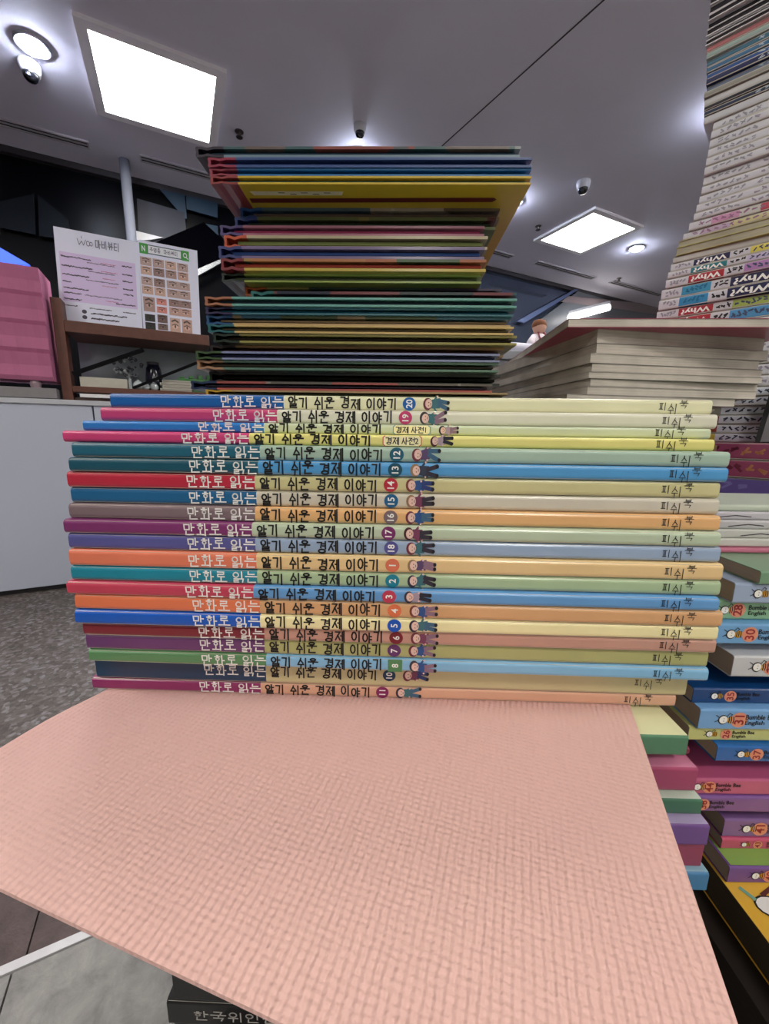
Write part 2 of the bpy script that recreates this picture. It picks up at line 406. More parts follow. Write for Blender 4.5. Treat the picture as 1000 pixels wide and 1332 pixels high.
for k in (1, 2, 3):
    for i in (-1, 0, 1, 2):
        panel_light(s1+dS*(i+.5*(k % 2)), (t1+t2)/2-2.45*k, 'square ceiling panel light behind the viewer, outside the photo')
spot_m = mat((225, 235, 255), var=0, emit=SPOT_E); ring_m = mat((190, 195, 205), rough=.3, metal=.6, var=0)
def downlight(p, label):
    root = thing('downlight', label, 'downlight', p, 0, 'round recessed downlights')
    mb = MB(); mb.lathe([(.062, 0), (.085, 0), (.085, -.006), (.078, -.012), (.066, -.012), (.062, -.004)], ring_m, 32); mb.build('ring', root, smooth=False)
    mb = MB(); mb.lathe([(.058, -.002), (.056, -.016), (.046, -.026), (.028, -.032), (.006, -.034)], spot_m, 24); mb.build('lamp', root, smooth=True)
for px, py, lb in ((42, 58, 'round downlight at the top left corner of the photo'), (828, 322, 'round downlight near the white comics tower'),
                   (464, 202, 'round downlight just behind the top of the hardcover stack'), (668, 262, 'round downlight hidden behind the yellow hardcover corner'),
                   (945, 140, 'round downlight hidden behind the tall comics tower')):
    downlight(onz(px, py, CEI), lb)
# security cameras
cam_white = mat((205, 205, 212), rough=.35, var=0); cam_black = mat((14, 14, 18), rough=.12, var=0, coat=.5)
def dome(p, yaw, label, sc=1):
    root = thing('security_camera', label, 'camera', p, yaw, 'ceiling security cameras'); root.scale = (sc, sc, sc)
    mb = MB(); mb.lathe([(.052, 0), (.055, -.008), (.053, -.03), (.047, -.052), (.03, -.06)], cam_white, 28); mb.build('housing', root, smooth=True)
    mb = MB(); mb.lathe([(.0405, -.045), (.040, -.062), (.034, -.078), (.022, -.09), (.004, -.095)], cam_black, 24); mb.build('lens_dome', root, smooth=True)
    mb = MB(); mb.lathe([(.012, -.0), (.012, -.012), (.009, -.014)], mat((60, 60, 70), rough=.2, var=0), 14, (0, -.03, -.07)); mb.build('lens', root)
dome(onz(38, 82, CEI), .3, 'white dome security camera below the left downlight')
dome(onz(468, 163, CEI), 0, 'white dome security camera above the hardcover stack', .8)
dome(onz(759, 236, CEI), -.6, 'white dome security camera above the right panel light')
for px, py, lb in ((311, 171, 'small dark sprinkler head left of the hardcover stack'), (700, 294, 'small dark sprinkler head beside the right panel light'), (805, 362, 'small brass sprinkler head on the far ceiling slot')):
    root = thing('sprinkler_head', lb, 'sprinkler', onz(px, py, CEI))
    mb = MB(); mb.lathe([(.03, 0), (.03, -.004), (.012, -.008), (.01, -.03)], mat((95, 85, 80), rough=.3, metal=.6, var=0), 16); mb.build('rosette', root)
    mb = MB(); mb.lathe([(.022, -.034), (.024, -.036), (.022, -.038)], mat((70, 62, 60), rough=.3, metal=.6, var=0), 12); mb.tube([(0,0,-.028),(0,0,-.036)], .005, mat((70, 62, 60), rough=.3, metal=.6, var=0)); mb.build('deflector', root)
# slot vents parallel to the glass wall
slot_dark = mat((30, 28, 32), rough=.8); slot_rim = mat((182, 178, 184), rough=.5)
def vent(pa, pb, label):
    a = onz(*pa, CEI); b = onz(*pb, CEI); sa_, ta = st(a); sb_, tb = st(b); t = (ta+tb)/2; L = sb_-sa_
    root = thing('ceiling_slot_vent', label, 'vent', W(sa_, t, CEI), TH, 'linear slot vents in the ceiling')
    mb = MB()
    mb.box((0, -.045, -.012), (L, -.033, 0), slot_rim); mb.box((0, .033, -.012), (L, .045, 0), slot_rim)
    mb.box((0, -.033, -.012), (.01, .033, 0), slot_rim); mb.box((L-.01, -.033, -.012), (L, .033, 0), slot_rim); mb.build('rim', root)
    for y in (-.019, .019):
        mb = MB(); mb.box((.01, y-.013, -.005), (L-.01, y+.013, -.0005), slot_dark); mb.build('slot', root)
    mb = MB(); mb.box((.01, -.005, -.011), (L-.01, .005, 0), slot_rim); mb.build('divider', root)
vent((-30, 149), (116, 188), 'long slot vent at the left edge below the left downlight')
vent((182, 205), (340, 246), 'slot vent running behind the top of the hardcover stack')
vent((560, 307), (668, 332), 'short slot vent right of the yellow hardcover corner')
vent((693, 342), (776, 360), 'slot vent below the right panel light')
vent((797, 365), (858, 384), 'far slot vent nearest the white comics tower')
# things seen in and on the glass wall
def on_wall(px, py, off=0.0):
    d = ray(px, py); k = (TB-off)/d.dot(GT); p = d*k + Vector((0, 0, CZ)); return p
def wall_panel(name, label, cat, pts, m, off=.03, th=.02):
    P = [on_wall(*p, off) for p in pts]; n = GT*th; mb = MB(); k = len(P)
    c = sum(P, Vector())/k
    mb.sweep([[p-c for p in P], [p-c+n for p in P]], m)
    o = mb.build(name); o.location = c
    return tag(o, label, cat) if cat else struct(o)
pane_b = mat((42, 60, 78), rough=.4, spec=.2, var=.15, scale=3); pane_g = mat((48, 51, 62), rough=.5, spec=.2, var=.15, scale=3); pane_k = mat((14, 19, 27), rough=.45, spec=.1, var=.2, scale=3)
wall_panel('window_2', '', None, [(0, 262), (44, 252), (46, 305), (0, 296)][::-1], pane_k)
wall_panel('window_3', '', None, [(49, 253), (88, 285), (92, 312), (51, 307)][::-1], pane_k)
wall_panel('window_4', '', None, [(208, 246), (240, 253), (243, 284), (240, 284)][::-1], pane_b)
wall_panel('window_5', '', None, [(242, 253), (283, 263), (283, 283), (243, 272)][::-1], pane_b)
wall_panel('window_6', '', None, [(178, 258), (240, 276), (242, 300), (205, 318), (180, 300)][::-1], pane_g)
wall_panel('window_7', '', None, [(262, 290), (283, 294), (286, 325), (262, 300)][::-1], pane_b)
wall_panel('window_8', '', None, [(176, 300), (212, 309), (195, 312), (178, 313)][::-1], mat((170, 172, 180), rough=.4), .05)
o = wall_panel('steel_awning_bar', 'bright steel bar sloping up beside the price poster', 'bar', [(252, 352), (287, 337), (287, 342), (253, 361)][::-1], mat((190, 195, 200), rough=.25, metal=.8), .12, .04)
a = on_wall(165, 246, .25); b = on_wall(172, 330, .25)
mb = MB(); mb.lathe([(.036, -1.45), (.036, CEI-a.z-.001)], mat((104, 107, 118), rough=.7, spec=.2), 20); o = mb.build('white_post', smooth=True); o.location = a
tag(o, 'slim white round post in front of the dark glazing', 'post')
mb = o.data
wall_panel('black_awning', 'black pointed awning shape behind the price poster', 'awning', [(200, 316), (265, 289), (290, 312), (290, 340), (252, 352)][::-1], mat((4, 4, 7), rough=1, var=0, spec=0), .07, .03)
# right side: roof beam and tube light
wall_panel('trim_4', '', None, [(740, 385), (870, 398), (875, 412), (730, 392)][::-1], mat((120, 108, 110), rough=.6), .05)
wall_panel('trim_5', '', None, [(672, 418), (748, 376), (752, 377), (682, 420)][::-1], mat((70, 84, 120), rough=.5), .05)
wall_panel('window_9', '', None, [(700, 418), (752, 379), (870, 412), (870, 425), (700, 440)][::-1], mat((88, 92, 98), rough=.4), .04)
root = thing('tube_light', 'long white tube light seen low on the far glass', 'tube light', on_wall(765, 406, .2))
pa, pb = on_wall(741, 413, .2), on_wall(791, 400, .2); c0 = (pa+pb)/2
mb = MB(); mb.tube([pa-root.location, pb-root.location], .045, mat((255, 250, 245), var=0, emit=3.0), 10); mb.build('tube', root)
mb = MB(); mb.tube([pa-root.location+Vector((0, 0, .06)), pb-root.location+Vector((0, 0, .06))], .03, mat((190, 190, 195)), 6); mb.build('batten', root)
# ---------------------------------------------------------------- left counter, shelf and posters (parallel to the wall)
cb = onz(0, 777, 0); TC = (st(cb)[1] + st(onz(85, 767, 0))[1])/2
def wp(px, py, off=0.0):
    """(s, z) where the ray meets the vertical plane `off` behind the counter's face"""
    d = ray(px, py); k = (TC+off)/d.dot(GT); p = d*k; return p.dot(GS), p.z+CZ
ctop = wp(60, 519)[1]
cwhite = mat((182, 188, 206), rough=.35, var=.02, scale=4)
root = thing('white_counter', 'white panelled counter under the brown shelf at the left edge', 'counter', W(wp(60, 600)[0], TC, 0), TH)
sc0 = wp(60, 600)[0]; sj1 = wp(121, 535)[0]-sc0
for a, b in ((-2.2, sj1-.003), (sj1+.003, 1.6)):
    mb = MB(); mb.box((a, 0, .03), (b, .5, ctop-.025), cwhite); mb.build('panel', root, bevel=.003)
mb = MB(); mb.box((-2.2, .03, 0), (1.6, .47, .03), mat((40, 38, 42))); mb.build('plinth', root)
mb = MB(); mb.box((-2.205, -.01, ctop-.025), (1.605, .51, ctop), mat((186, 188, 196), rough=.3, var=.02)); mb.build('worktop', root, bevel=.003)
wood = mat((92, 52, 38), rough=.45, var=.25, scale=25); wood_d = mat((58, 34, 28), rough=.5, var=.25, scale=25)
def local_box(root, name, a, b, m, bevel=0, **k):
    mb = MB(); mb.box(a, b, m); return mb.build(name, root, bevel=bevel, **k)
# shelf unit, origin at counter top
O = .06                                      # set back from the counter's face
sp = wp(87, 505, O)[0]; zsh = wp(85, 416, O)[1]; zsb = wp(100, 431, O)[1]
root = thing('wooden_display_shelf', 'dark brown open wooden shelf on the white counter carrying two posters', 'shelf', W(sp, TC+O, ctop), TH)
Hs = zsh-ctop; Ls = wp(272, 440, O)[0]-sp
local_box(root, 'side_post', (-.022, 0, 0), (.022, .09, Hs+.1), wood, .002)
local_box(root, 'shelf_board', (.023, 0, Hs-.055), (Ls, .3, Hs), wood, .002)
local_box(root, 'lower_board', (.023, 0, .045), (Ls+.1, .3, .075), wood, .002)
local_box(root, 'foot_rail', (.023, .02, 0), (Ls+.1, .28, .02), wood_d, .002)
local_box(root, 'side_post', (Ls+.101, .0, 0), (Ls+.14, .3, Hs), wood_d, .002)
local_box(root, 'back_panel', (.023, .285, .076), (Ls+.1, .3, Hs-.056), mat((136, 148, 158), rough=.25, var=.2, scale=8), 0)
# white paper lying on the foot rail
mb = MB(); mb.box((0, 0, 0), (.55, .2, .018), mat((225, 224, 226), rough=.6)); o = mb.build('paper_stack'); o.location = W(sp+.05, TC+O+.005, ctop+.0205); o.rotation_euler = (0, 0, TH)
tag(o, 'flat white paper stack in the slot under the brown shelf', 'paper')
# things in the glass compartment
sx = lambda px: wp(px, 480, O)[0]-sp
for k_, (a, b, w_) in enumerate((((.03, .135), (.36, .285), .02), ((sx(170), .08), (sx(262), .25), .014))):
    A = Vector((a[0], .004, a[1])); B = Vector((b[0], .004, b[1])); n = Vector((-(B-A).z, 0, (B-A).x)).normalized()*w_/2; d = Vector((0, .012, 0))
    mb = MB(); mb.hexa([A-n, B-n, B-n+d, A-n+d, A+n, B+n, B+n+d, A+n+d], mat((14, 14, 18), rough=.8, spec=.1)); mb.build('diagonal_strut', root)
def on_shelf(s, t, z, name, label, cat, group=None): return thing(name, label, cat, W(sp+s, TC+O+t, ctop+z), TH, group)
bowl_m = mat((196, 206, 210), rough=.12, var=.05, coat=.5)
for k, (s, t, r, lb) in enumerate(((sx(168)+.032, .05, .026, 'small pale glass bowl beside the white box in the shelf'), (sx(174)+.045, .05, .022, 'small clear glass jar left of the dark round jar'), (sx(183)+.055, .05, .022, 'small clear glass jar right beside the dark round jar'))):
    root = on_shelf(s, t, .0755, 'glass_bowl', lb, 'bowl'); mb = MB(); mb.lathe([(r*.6, 0), (r, r*.6), (r*.95, r*1.2), (r*.6, r*1.7), (r*.3, r*1.8)], bowl_m, 20); mb.build('bowl', root, smooth=True)
    mb = MB(); mb.lathe([(r*.32, r*1.8), (r*.34, r*1.95), (r*.2, r*2.1)], mat((150, 155, 160), rough=.3), 14); mb.build('lid', root)
root = on_shelf(sx(192)+.02, .22, .0755, 'dark_jar', 'dark round glass jar in the middle of the shelf', 'jar'); mb = MB(); mb.lathe([(.03, 0), (.045, .03), (.048, .07), (.04, .14), (.03, .16)], mat((22, 26, 44), rough=.15, coat=.6), 24); mb.build('body', root, smooth=True)
mb = MB(); mb.lathe([(.032, .16), (.034, .175), (.02, .18)], mat((60, 60, 70), rough=.3), 16); mb.build('lid', root)
root = on_shelf(sx(101), .02, .0755, 'white_box', 'low white open box at the left end of the shelf', 'box')
bxm = mat((186, 184, 172), rough=.6)
for q in (((0, 0, 0), (.21, .004, .05)), ((0, .1, 0), (.21, .104, .05)), ((0, .0042, 0), (.004, .0998, .05)), ((.206, .0042, 0), (.21, .0998, .05)), ((.0042, .0042, 0), (.2058, .0998, .003))):
    local_box(root, 'box_side', q[0], q[1], bxm)
for k in range(4):
    root = on_shelf(sx(206)+.012*(k % 2), .03+.0*k, .0755+.0155*k, 'white_booklet', 'white booklet number %s from the bottom of the pile in the shelf' % ('one', 'two', 'three', 'four')[k], 'booklet', 'white booklets in the shelf')
    local_box(root, 'cover', (0, 0, 0), (.16, .11, .0145), mat((200, 196, 184), rough=.6), .001)
    local_box(root, 'page_block', (.004, -.0006, .003), (.156, .0, .0115), mat((150, 146, 138), rough=.8))
root = on_shelf(sx(231), .16, .0755, 'green_toy_tray', 'green notched plastic tray behind the white booklets in the shelf', 'tray')
grn = mat((70, 130, 72), rough=.4)
local_box(root, 'tray_base', (0, 0, 0), (.2, .1, .09), grn, .003)
for k in range(4): local_box(root, 'tooth', (.01+k*.05, .0, .0902), (.035+k*.05, .1, .1+.006*k), grn, .003)
# crystal cluster ornament
rg = random.Random(4); root = on_shelf(sx(163), .2, .0755, 'crystal_ornament', 'sparkling crystal bead ornament on a stem in the shelf', 'ornament')
mb = MB(); mb.tube([(0, 0, 0), (0, 0, .1)], .008, bowl_m); mb.lathe([(.03, 0), (.03, .006), (.01, .01)], bowl_m, 16); mb.build('stem', root)
for k in range(46):
    a = rg.uniform(0, 6.28); b = rg.uniform(-1, 1); r = .062; c = (r*1.2*math.cos(a)*math.sqrt(1-b*b), .6*r*math.sin(a)*math.sqrt(1-b*b), .135+r*b*.9); q = rg.uniform(.006, .011)
    mb = MB(); mb.lathe([(q*.3, -q), (q, -q*.3), (q, q*.3), (q*.3, q)], rg.choice([bowl_m, mat((60, 62, 74), rough=.1, coat=.6), mat((130, 134, 146), rough=.1, metal=.6)]), 6, c); mb.build('bead', root)
# posters
def poster(pts, lab, cls, off):
    (sa_, za), (sb_, zb), (sc_, zc), (sd_, zd) = [wp(*p, off) for p in pts]      # tl tr br bl
    w_ = ((sb_-sa_)+(sc_-sd_))/2; h_ = ((za-zd)+(zb-zc))/2; s_ = sd_
    root = thing(cls, lab, 'poster', W(s_, TC+off, zsh+.0005), TH)
    sh = (sa_-sd_)                           # the sheet leans a touch sideways
    mb = MB(); mb.hexa([(0, 0, 0), (w_, 0, 0), (w_, .004, 0), (0, .004, 0), (sh, 0, h_), (w_+sh, 0, h_), (w_+sh, .004, h_), (sh, .004, h_)], mat((226, 229, 250), rough=.5, var=.01)); mb.build('board', root)
    return root, w_, h_, (lambda k=0: (lambda x, z: (x*w_+sh*z, -.0006-.0003*k, z*h_)))
root, pw, ph, put = poster([(68, 286), (177, 309), (187, 428), (79, 412)], 'lilac and white price list poster left of the photo poster', 'price_poster', O+.1)
lil = mat((216, 198, 238), rough=.5, var=.01); gry = mat((70, 66, 86), var=0); gry2 = mat((120, 112, 140), var=0); pk = mat((190, 110, 150), var=0)
mb = MB(); mb.poly([put()(.04, .25), put()(.95, .25), put()(.95, .76), put()(.04, .76)], lil); mb.build('price_field', root)
mb = MB(); P = put(1)
hangul(mb, '마비뷰티', .47, .855, .085, .075, .008, gry, P, .04)
for l in ([(.26,.92),(.28,.86),(.31,.9),(.33,.86),(.36,.92)], circ(.385,.885,.02,.025), circ(.42,.885,.015,.02), [(.31,.93),(.31,.95)]): stroke(mb, l, .006, gry, P)
mb.build('title_text', root)
mb = MB(); rg = random.Random(8)
def scrawl(x0, x1, z, m, h=.016):
    x = x0; mb = MB()
    while x < x1:
        k = rg.uniform(.008, .022); stroke(mb, [(x, z+rg.uniform(-1, 1)*h*.3), (min(x+k, x1), z+rg.uniform(-1, 1)*h*.3)], h*rg.uniform(.5, .9), m, P); x += k+rg.uniform(.003, .01)
    mb.build('text_line', root)
for z, a, b in ((.715, .06, .4), (.62, .06, .42), (.53, .06, .37), (.455, .06, .15), (.39, .06, .35), (.34, .06, .26), (.275, .06, .26)): scrawl(a, b, z, gry)
for z, a, b in ((.685, .36, .68), (.595, .36, .68), (.5, .33, .72), (.335, .3, .75)): scrawl(a, b, z, gry2, .013)
for z, a, b in ((.7, .52, .7), (.615, .52, .72), (.54, .53, .68), (.46, .52, .7), (.3, .55, .7)): scrawl(a, b, z, pk, .01)
for z in (.71, .62, .545, .46, .4): scrawl(.78, .9, z, gry)
scrawl(.68, .92, .285, gry)
for z, a, b in ((.205, .06, .2), (.2, .35, .62), (.2, .76, .92), (.145, .36, .8), (.09, .36, .7), (.03, .05, .95)): scrawl(a, b, z, gry, .018 if z < .15 else .012)
mb = MB()
for z in (.155, .095): mb.poly([P(.28+.03*math.cos(2*math.pi*k/14), z+.022*math.sin(2*math.pi*k/14)) for k in range(14)], gry)
mb.build('round_icon', root)
root, pw, ph, put = poster([(178, 303), (254, 322), (263, 437), (186, 425)], 'photo grid poster with green search banner right of the price list', 'photo_poster', O+.108)
Q0, Q1, Q2 = put(0), put(1), put(2); grn2 = mat((70, 160, 70), var=0); wh = mat((232, 236, 244), var=0)
mb = MB()
for x0, x1 in ((.02, .15), (.72, .85)): mb.poly([Q0(x0, .86), Q0(x1, .86), Q0(x1, .97), Q0(x0, .97)], grn2)
mb.poly([Q0(.15, .865), Q0(.72, .865), Q0(.72, .965), Q0(.15, .965)], mat((60, 90, 110), var=0)); mb.poly([Q1(.16, .875), Q1(.71, .875), Q1(.71, .955), Q1(.16, .955)], wh)
letters(mb, 'N', .085, .915, .06, wh, Q1, bold=.03); stroke(mb, circ(.78, .92, .03, .022), .012, wh, Q1); stroke(mb, [(.8, .9), (.83, .885)], .012, wh, Q1)
hangul(mb, '주영종', .19, .895, .045, .06, .007, gry2, Q2); hangul(mb, '마비뷰티', .42, .895, .045, .06, .007, gry2, Q2)
mb.build('banner', root)
rg = random.Random(12)
def photo(x0, z0, x1, z1, base, n=1):
    mb = MB(); bm_ = mat(base, var=.12, scale=120); mb.poly([Q0(x0, z0), Q0(x1, z0), Q0(x1, z1), Q0(x0, z1)], bm_)
    dk = mat(tuple(int(v*.45) for v in base), var=0); lt = mat(tuple(min(255, int(v*1.15)) for v in base), var=0)
    cx, cz, rx, rz = (x0+x1)/2, (z0+z1)/2, (x1-x0)/2, (z1-z0)/2
    for k in range(n):
        ex = cx + (k-(n-1)/2)*rx*.95
        stroke(mb, [(ex-rx*.6/n, cz+rz*.55), (ex, cz+rz*.75), (ex+rx*.6/n, cz+rz*.5)], rz*.22, dk, Q1)
        mb.poly([Q1(ex+rx*.55/n*math.cos(q*.628), cz-rz*.12+rz*.3*math.sin(q*.628)) for q in range(10)], lt)
        mb.poly([Q2(ex+rx*.18/n*math.cos(q*.785), cz-rz*.12+rz*.24*math.sin(q*.785)) for q in range(8)], dk)
        stroke(mb, [(ex-rx*.6/n, cz+rz*.02), (ex, cz+rz*.2), (ex+rx*.6/n, cz)], rz*.12, dk, Q2)
    mb.build('printed_photo', root)
skins = [(196,160,150),(170,140,134),(186,160,156),(205,172,158),(150,122,118)]
for r_, (za, zb) in enumerate(((.64, .83), (.43, .62))):
    for c_ in range(4):
        if r_ == 1 and c_ > 1: continue
        x0 = .02+c_*.205; h2 = (zb-za)/2
        photo(x0, za, x0+.185, za+h2-.006, rg.choice(skins)); photo(x0, za+h2+.002, x0+.185, zb-.004, rg.choice(skins))
photo(.44, .43, .84, .52, skins[2], 2); photo(.44, .53, .84, .615, skins[2], 2)
photo(.03, .24, .22, .4, skins[1]); photo(.25, .33, .42, .4, (214,140,132)); photo(.25, .24, .42, .31, (214,140,132)); photo(.46, .23, .85, .32, skins[0], 2); photo(.46, .33, .85, .41, skins[4], 2)
photo(.04, .13, .21, .21, (46,48,46)); photo(.04, .04, .21, .12, (40,42,40)); photo(.25, .13, .42, .22, (112,88,84)); photo(.25, .05, .42, .12, (120,98,92)); photo(.46, .03, .64, .2, skins[3]); photo(.67, .03, .85, .2, skins[0])
# pink folded cloth block with grey tray on the counter's left end
s0_, z1_ = sp-.04, wp(76, 352)[1]; s1_ = wp(-60, 345)[0]; zb_ = wp(60, 495)[1]
root = thing('pink_fabric_roll_stack', 'tall block of folded pink fabric layers at the left edge of the counter', 'fabric', W(s1_, TC+.01, zb_), TH)
pinkm = mat((176, 102, 138), rough=.8, var=.06, bump=.4, scale=14); Lp = s0_-s1_-.0; Hp = z1_-zb_
for k in range(4):
    mb = MB(); z0 = Hp*k/4; hh = Hp/4-.0015; N = 12; rings = []
    rg = random.Random(k)
    for i in range(N+1):
        x = Lp*i/N; j = rg.uniform(-.003, .003)
        rings.append([(x, .0+j+.004, z0), (x, -.006+j, z0+hh*.15), (x, -.002+j, z0+hh*.55), (x, -.012+j, z0+hh), (x, .2, z0+hh), (x, .2, z0)])
    mb.sweep(rings, pinkm); mb.build('fabric_layer', root)
root = thing('grey_tray', 'grey flat tray on small feet under the pink fabric', 'tray', W(s1_, TC+.01, ctop), TH)
zt = zb_-ctop
local_box(root, 'tray_body', (0, 0, .004), (Lp+.005, .2, zt*.6), mat((128, 124, 128), rough=.35), .002)
for k in range(5): mb = MB(); mb.lathe([(.02, zt*.6), (.024, zt*.85), (.02, zt-.001)], mat((150, 130, 140), rough=.3), 14, (Lp-.08-k*.16, .03, 0)); mb.build('spacer', root)
mb = MB(); mb.box((.01, .01, 0), (Lp, .19, .0038), mat((40, 40, 44))); mb.build('foot', root)
# blue lit screen behind the pink fabric
a = on_wall(0, 316, 1.3)
wall_panel('blue_screen', 'glowing blue screen edge above the pink fabric', 'screen', [(-20, 310), (0, 322), (38, 344), (-20, 342)][::-1], mat((60, 90, 220), var=0, emit=.8), 1.3, .03)
# ---------------------------------------------------------------- display table carrying all the piles
ZT = CZ-.305
black = mat((20, 18, 20), rough=.5)
root = thing('display_table', 'low black display table under all the book piles', 'table', (0, 0, 0))
TX0, TX1, TY0, TY1 = -.085, 1.05, .1, 1.15
mb = MB(); mb.box((TX0, TY0, ZT-.03), (TX1, TY1, ZT), black); mb.build('tabletop', root, bevel=.002)
mb = MB()
for y0, y1, x0, x1 in ((TY0+.03, TY0+.045, TX0+.03, TX1-.03), (TY1-.045, TY1-.03, TX0+.03, TX1-.03), (TY0+.046, TY1-.046, TX0+.03, TX0+.045), (TY0+.046, TY1-.046, TX1-.045, TX1-.03)): mb.box((x0, y0, ZT-.1), (x1, y1, ZT-.0305), black)
mb.build('apron', root)
for x in (TX0+.05, TX1-.1):
    for y in (TY0+.05, TY1-.1): mb = MB(); mb.box((x, y, 0), (x+.045, y+.045, ZT-.031), black); mb.build('leg', root)
# ---------------------------------------------------------------- FRONT STACK: comic series on economics
YAW = R(-1.7); LS = .245; DS = .182
FR = [ # number, x left, x right, (top, bottom) left, (top, bottom) right, left colour, right colour, words
 ('20',143,928,510.5,528,521,538,(8,98,180),(232,230,186),'bright blue'),
 ('19',131,931,530,548,538.6,554.6,(205,62,118),(226,224,204),'pink'),
 ('d1',108,927,548.6,562,556,568.6,(30,125,208),(206,218,182),'sky blue'),
 ('d2',82,928,562,577.5,569.4,582,(208,58,120),(238,230,128),'pink'),
 ('12',94,948,580,598,583,603.6,(24,98,124),(166,198,178),'teal'),
 ('13',90,948,599,617.5,604.7,624,(12,82,104),(70,160,226),'dark teal'),
 ('14',88,938,620,637,626,646,(192,36,62),(212,206,144),'red'),
 ('15',93,934,640,656,648,666,(20,98,150),(212,206,186),'steel blue'),
 ('16',90,935,658,675,668,690,(128,108,114),(240,182,116),'grey brown'),
 ('17',83,937,677.5,695,691.5,711,(126,44,108),(188,208,176),'purple'),
 ('18',89.5,937,698,715,713.4,731,(86,86,156),(150,176,210),'violet'),
 ('1',90,940,716,736,733.6,752,(232,124,92),(238,202,138),'salmon'),
 ('2',93,937,738.5,758,754,773,(18,136,162),(172,200,154),'turquoise'),
 ('3',87,934,759,774,775.6,795,(200,60,88),(90,158,222),'crimson pink'),
 ('4',98,937,777,795,797.5,812,(232,120,76),(226,168,112),'orange'),
 ('5',98,937,797.5,816,813.4,832,(0,88,200),(248,238,174),'bright blue'),
 ('6',109,930,818,829,834,848,(128,28,44),(206,152,132),'dark red'),
 ('7',113,921,832,849,849,861,(104,52,112),(180,182,112),'plum'),
 ('8',116,920,851,863,863,884,(86,142,92),(124,188,232),'green'),
 ('10',125,893,864,879,885,910,(6,56,92),(204,192,140),'navy'),
 ('11',120,880,881.5,896,908,923,(140,34,98),(226,170,138),'magenta'),
]
def soften(c, d):
    g = sum(c)/3; return tuple(int(v*(1-d)+g*d) for v in c)
cy, sy = math.cos(YAW), math.sin(YAW); dirv = Vector((cy, sy, 0)); nrm = Vector((-sy, cy, 0))
def place(xl, yl, xr, yr, L, yaw):
    rl, rr = ray(xl, yl), ray(xr, yr); c, s = L*math.cos(yaw), L*math.sin(yaw)
    # -a*rl + b*rr = (c, s)
    det = (-rl.x)*rr.y - rr.x*(-rl.y); a = (c*rr.y - rr.x*s)/det; return rl*a
pos = []
for n, xl, xr, tl, bl, tr, br, *_ in FR:
    p = place(xl, (tl+bl)/2, xr, (tr+br)/2, LS, YAW); pos.append(p)
bnd = []
for i in range(len(FR)+1):
    if i == 0: cand = [(0, 3, 5)]
    elif i == len(FR): cand = [(i-1, 4, 6)]
    else: cand = [(i-1, 4, 6), (i, 3, 5)]
    cand.sort(key=lambda q: pos[q[0]].y); j, a, b = cand[0]
    Y = pos[j].y; zl = onY(FR[j][1], FR[j][a], Y).z; zr = onY(FR[j][2], FR[j][b], Y+sy*LS).z
    bnd.append((zl+zr)/2)
fst = ['topmost', 'second', 'third', 'fourth', 'fifth', 'sixth', 'seventh', 'eighth', 'ninth', 'tenth', 'eleventh', 'twelfth', 'thirteenth', 'fourteenth', 'fifteenth', 'sixteenth', 'seventeenth', 'eighteenth', 'nineteenth', 'twentieth', 'lowest']
wht = mat((244, 244, 240), rough=.5, var=0)
def along(px):
    """distance along a spine of the red volume (all volumes share the print layout)"""
    d = ray(px, 628+(px-88)*.009); B = pos[6]; k = (B.x*d.y-B.y*d.x)/(dirv.y*d.x-dirv.x*d.y); return k
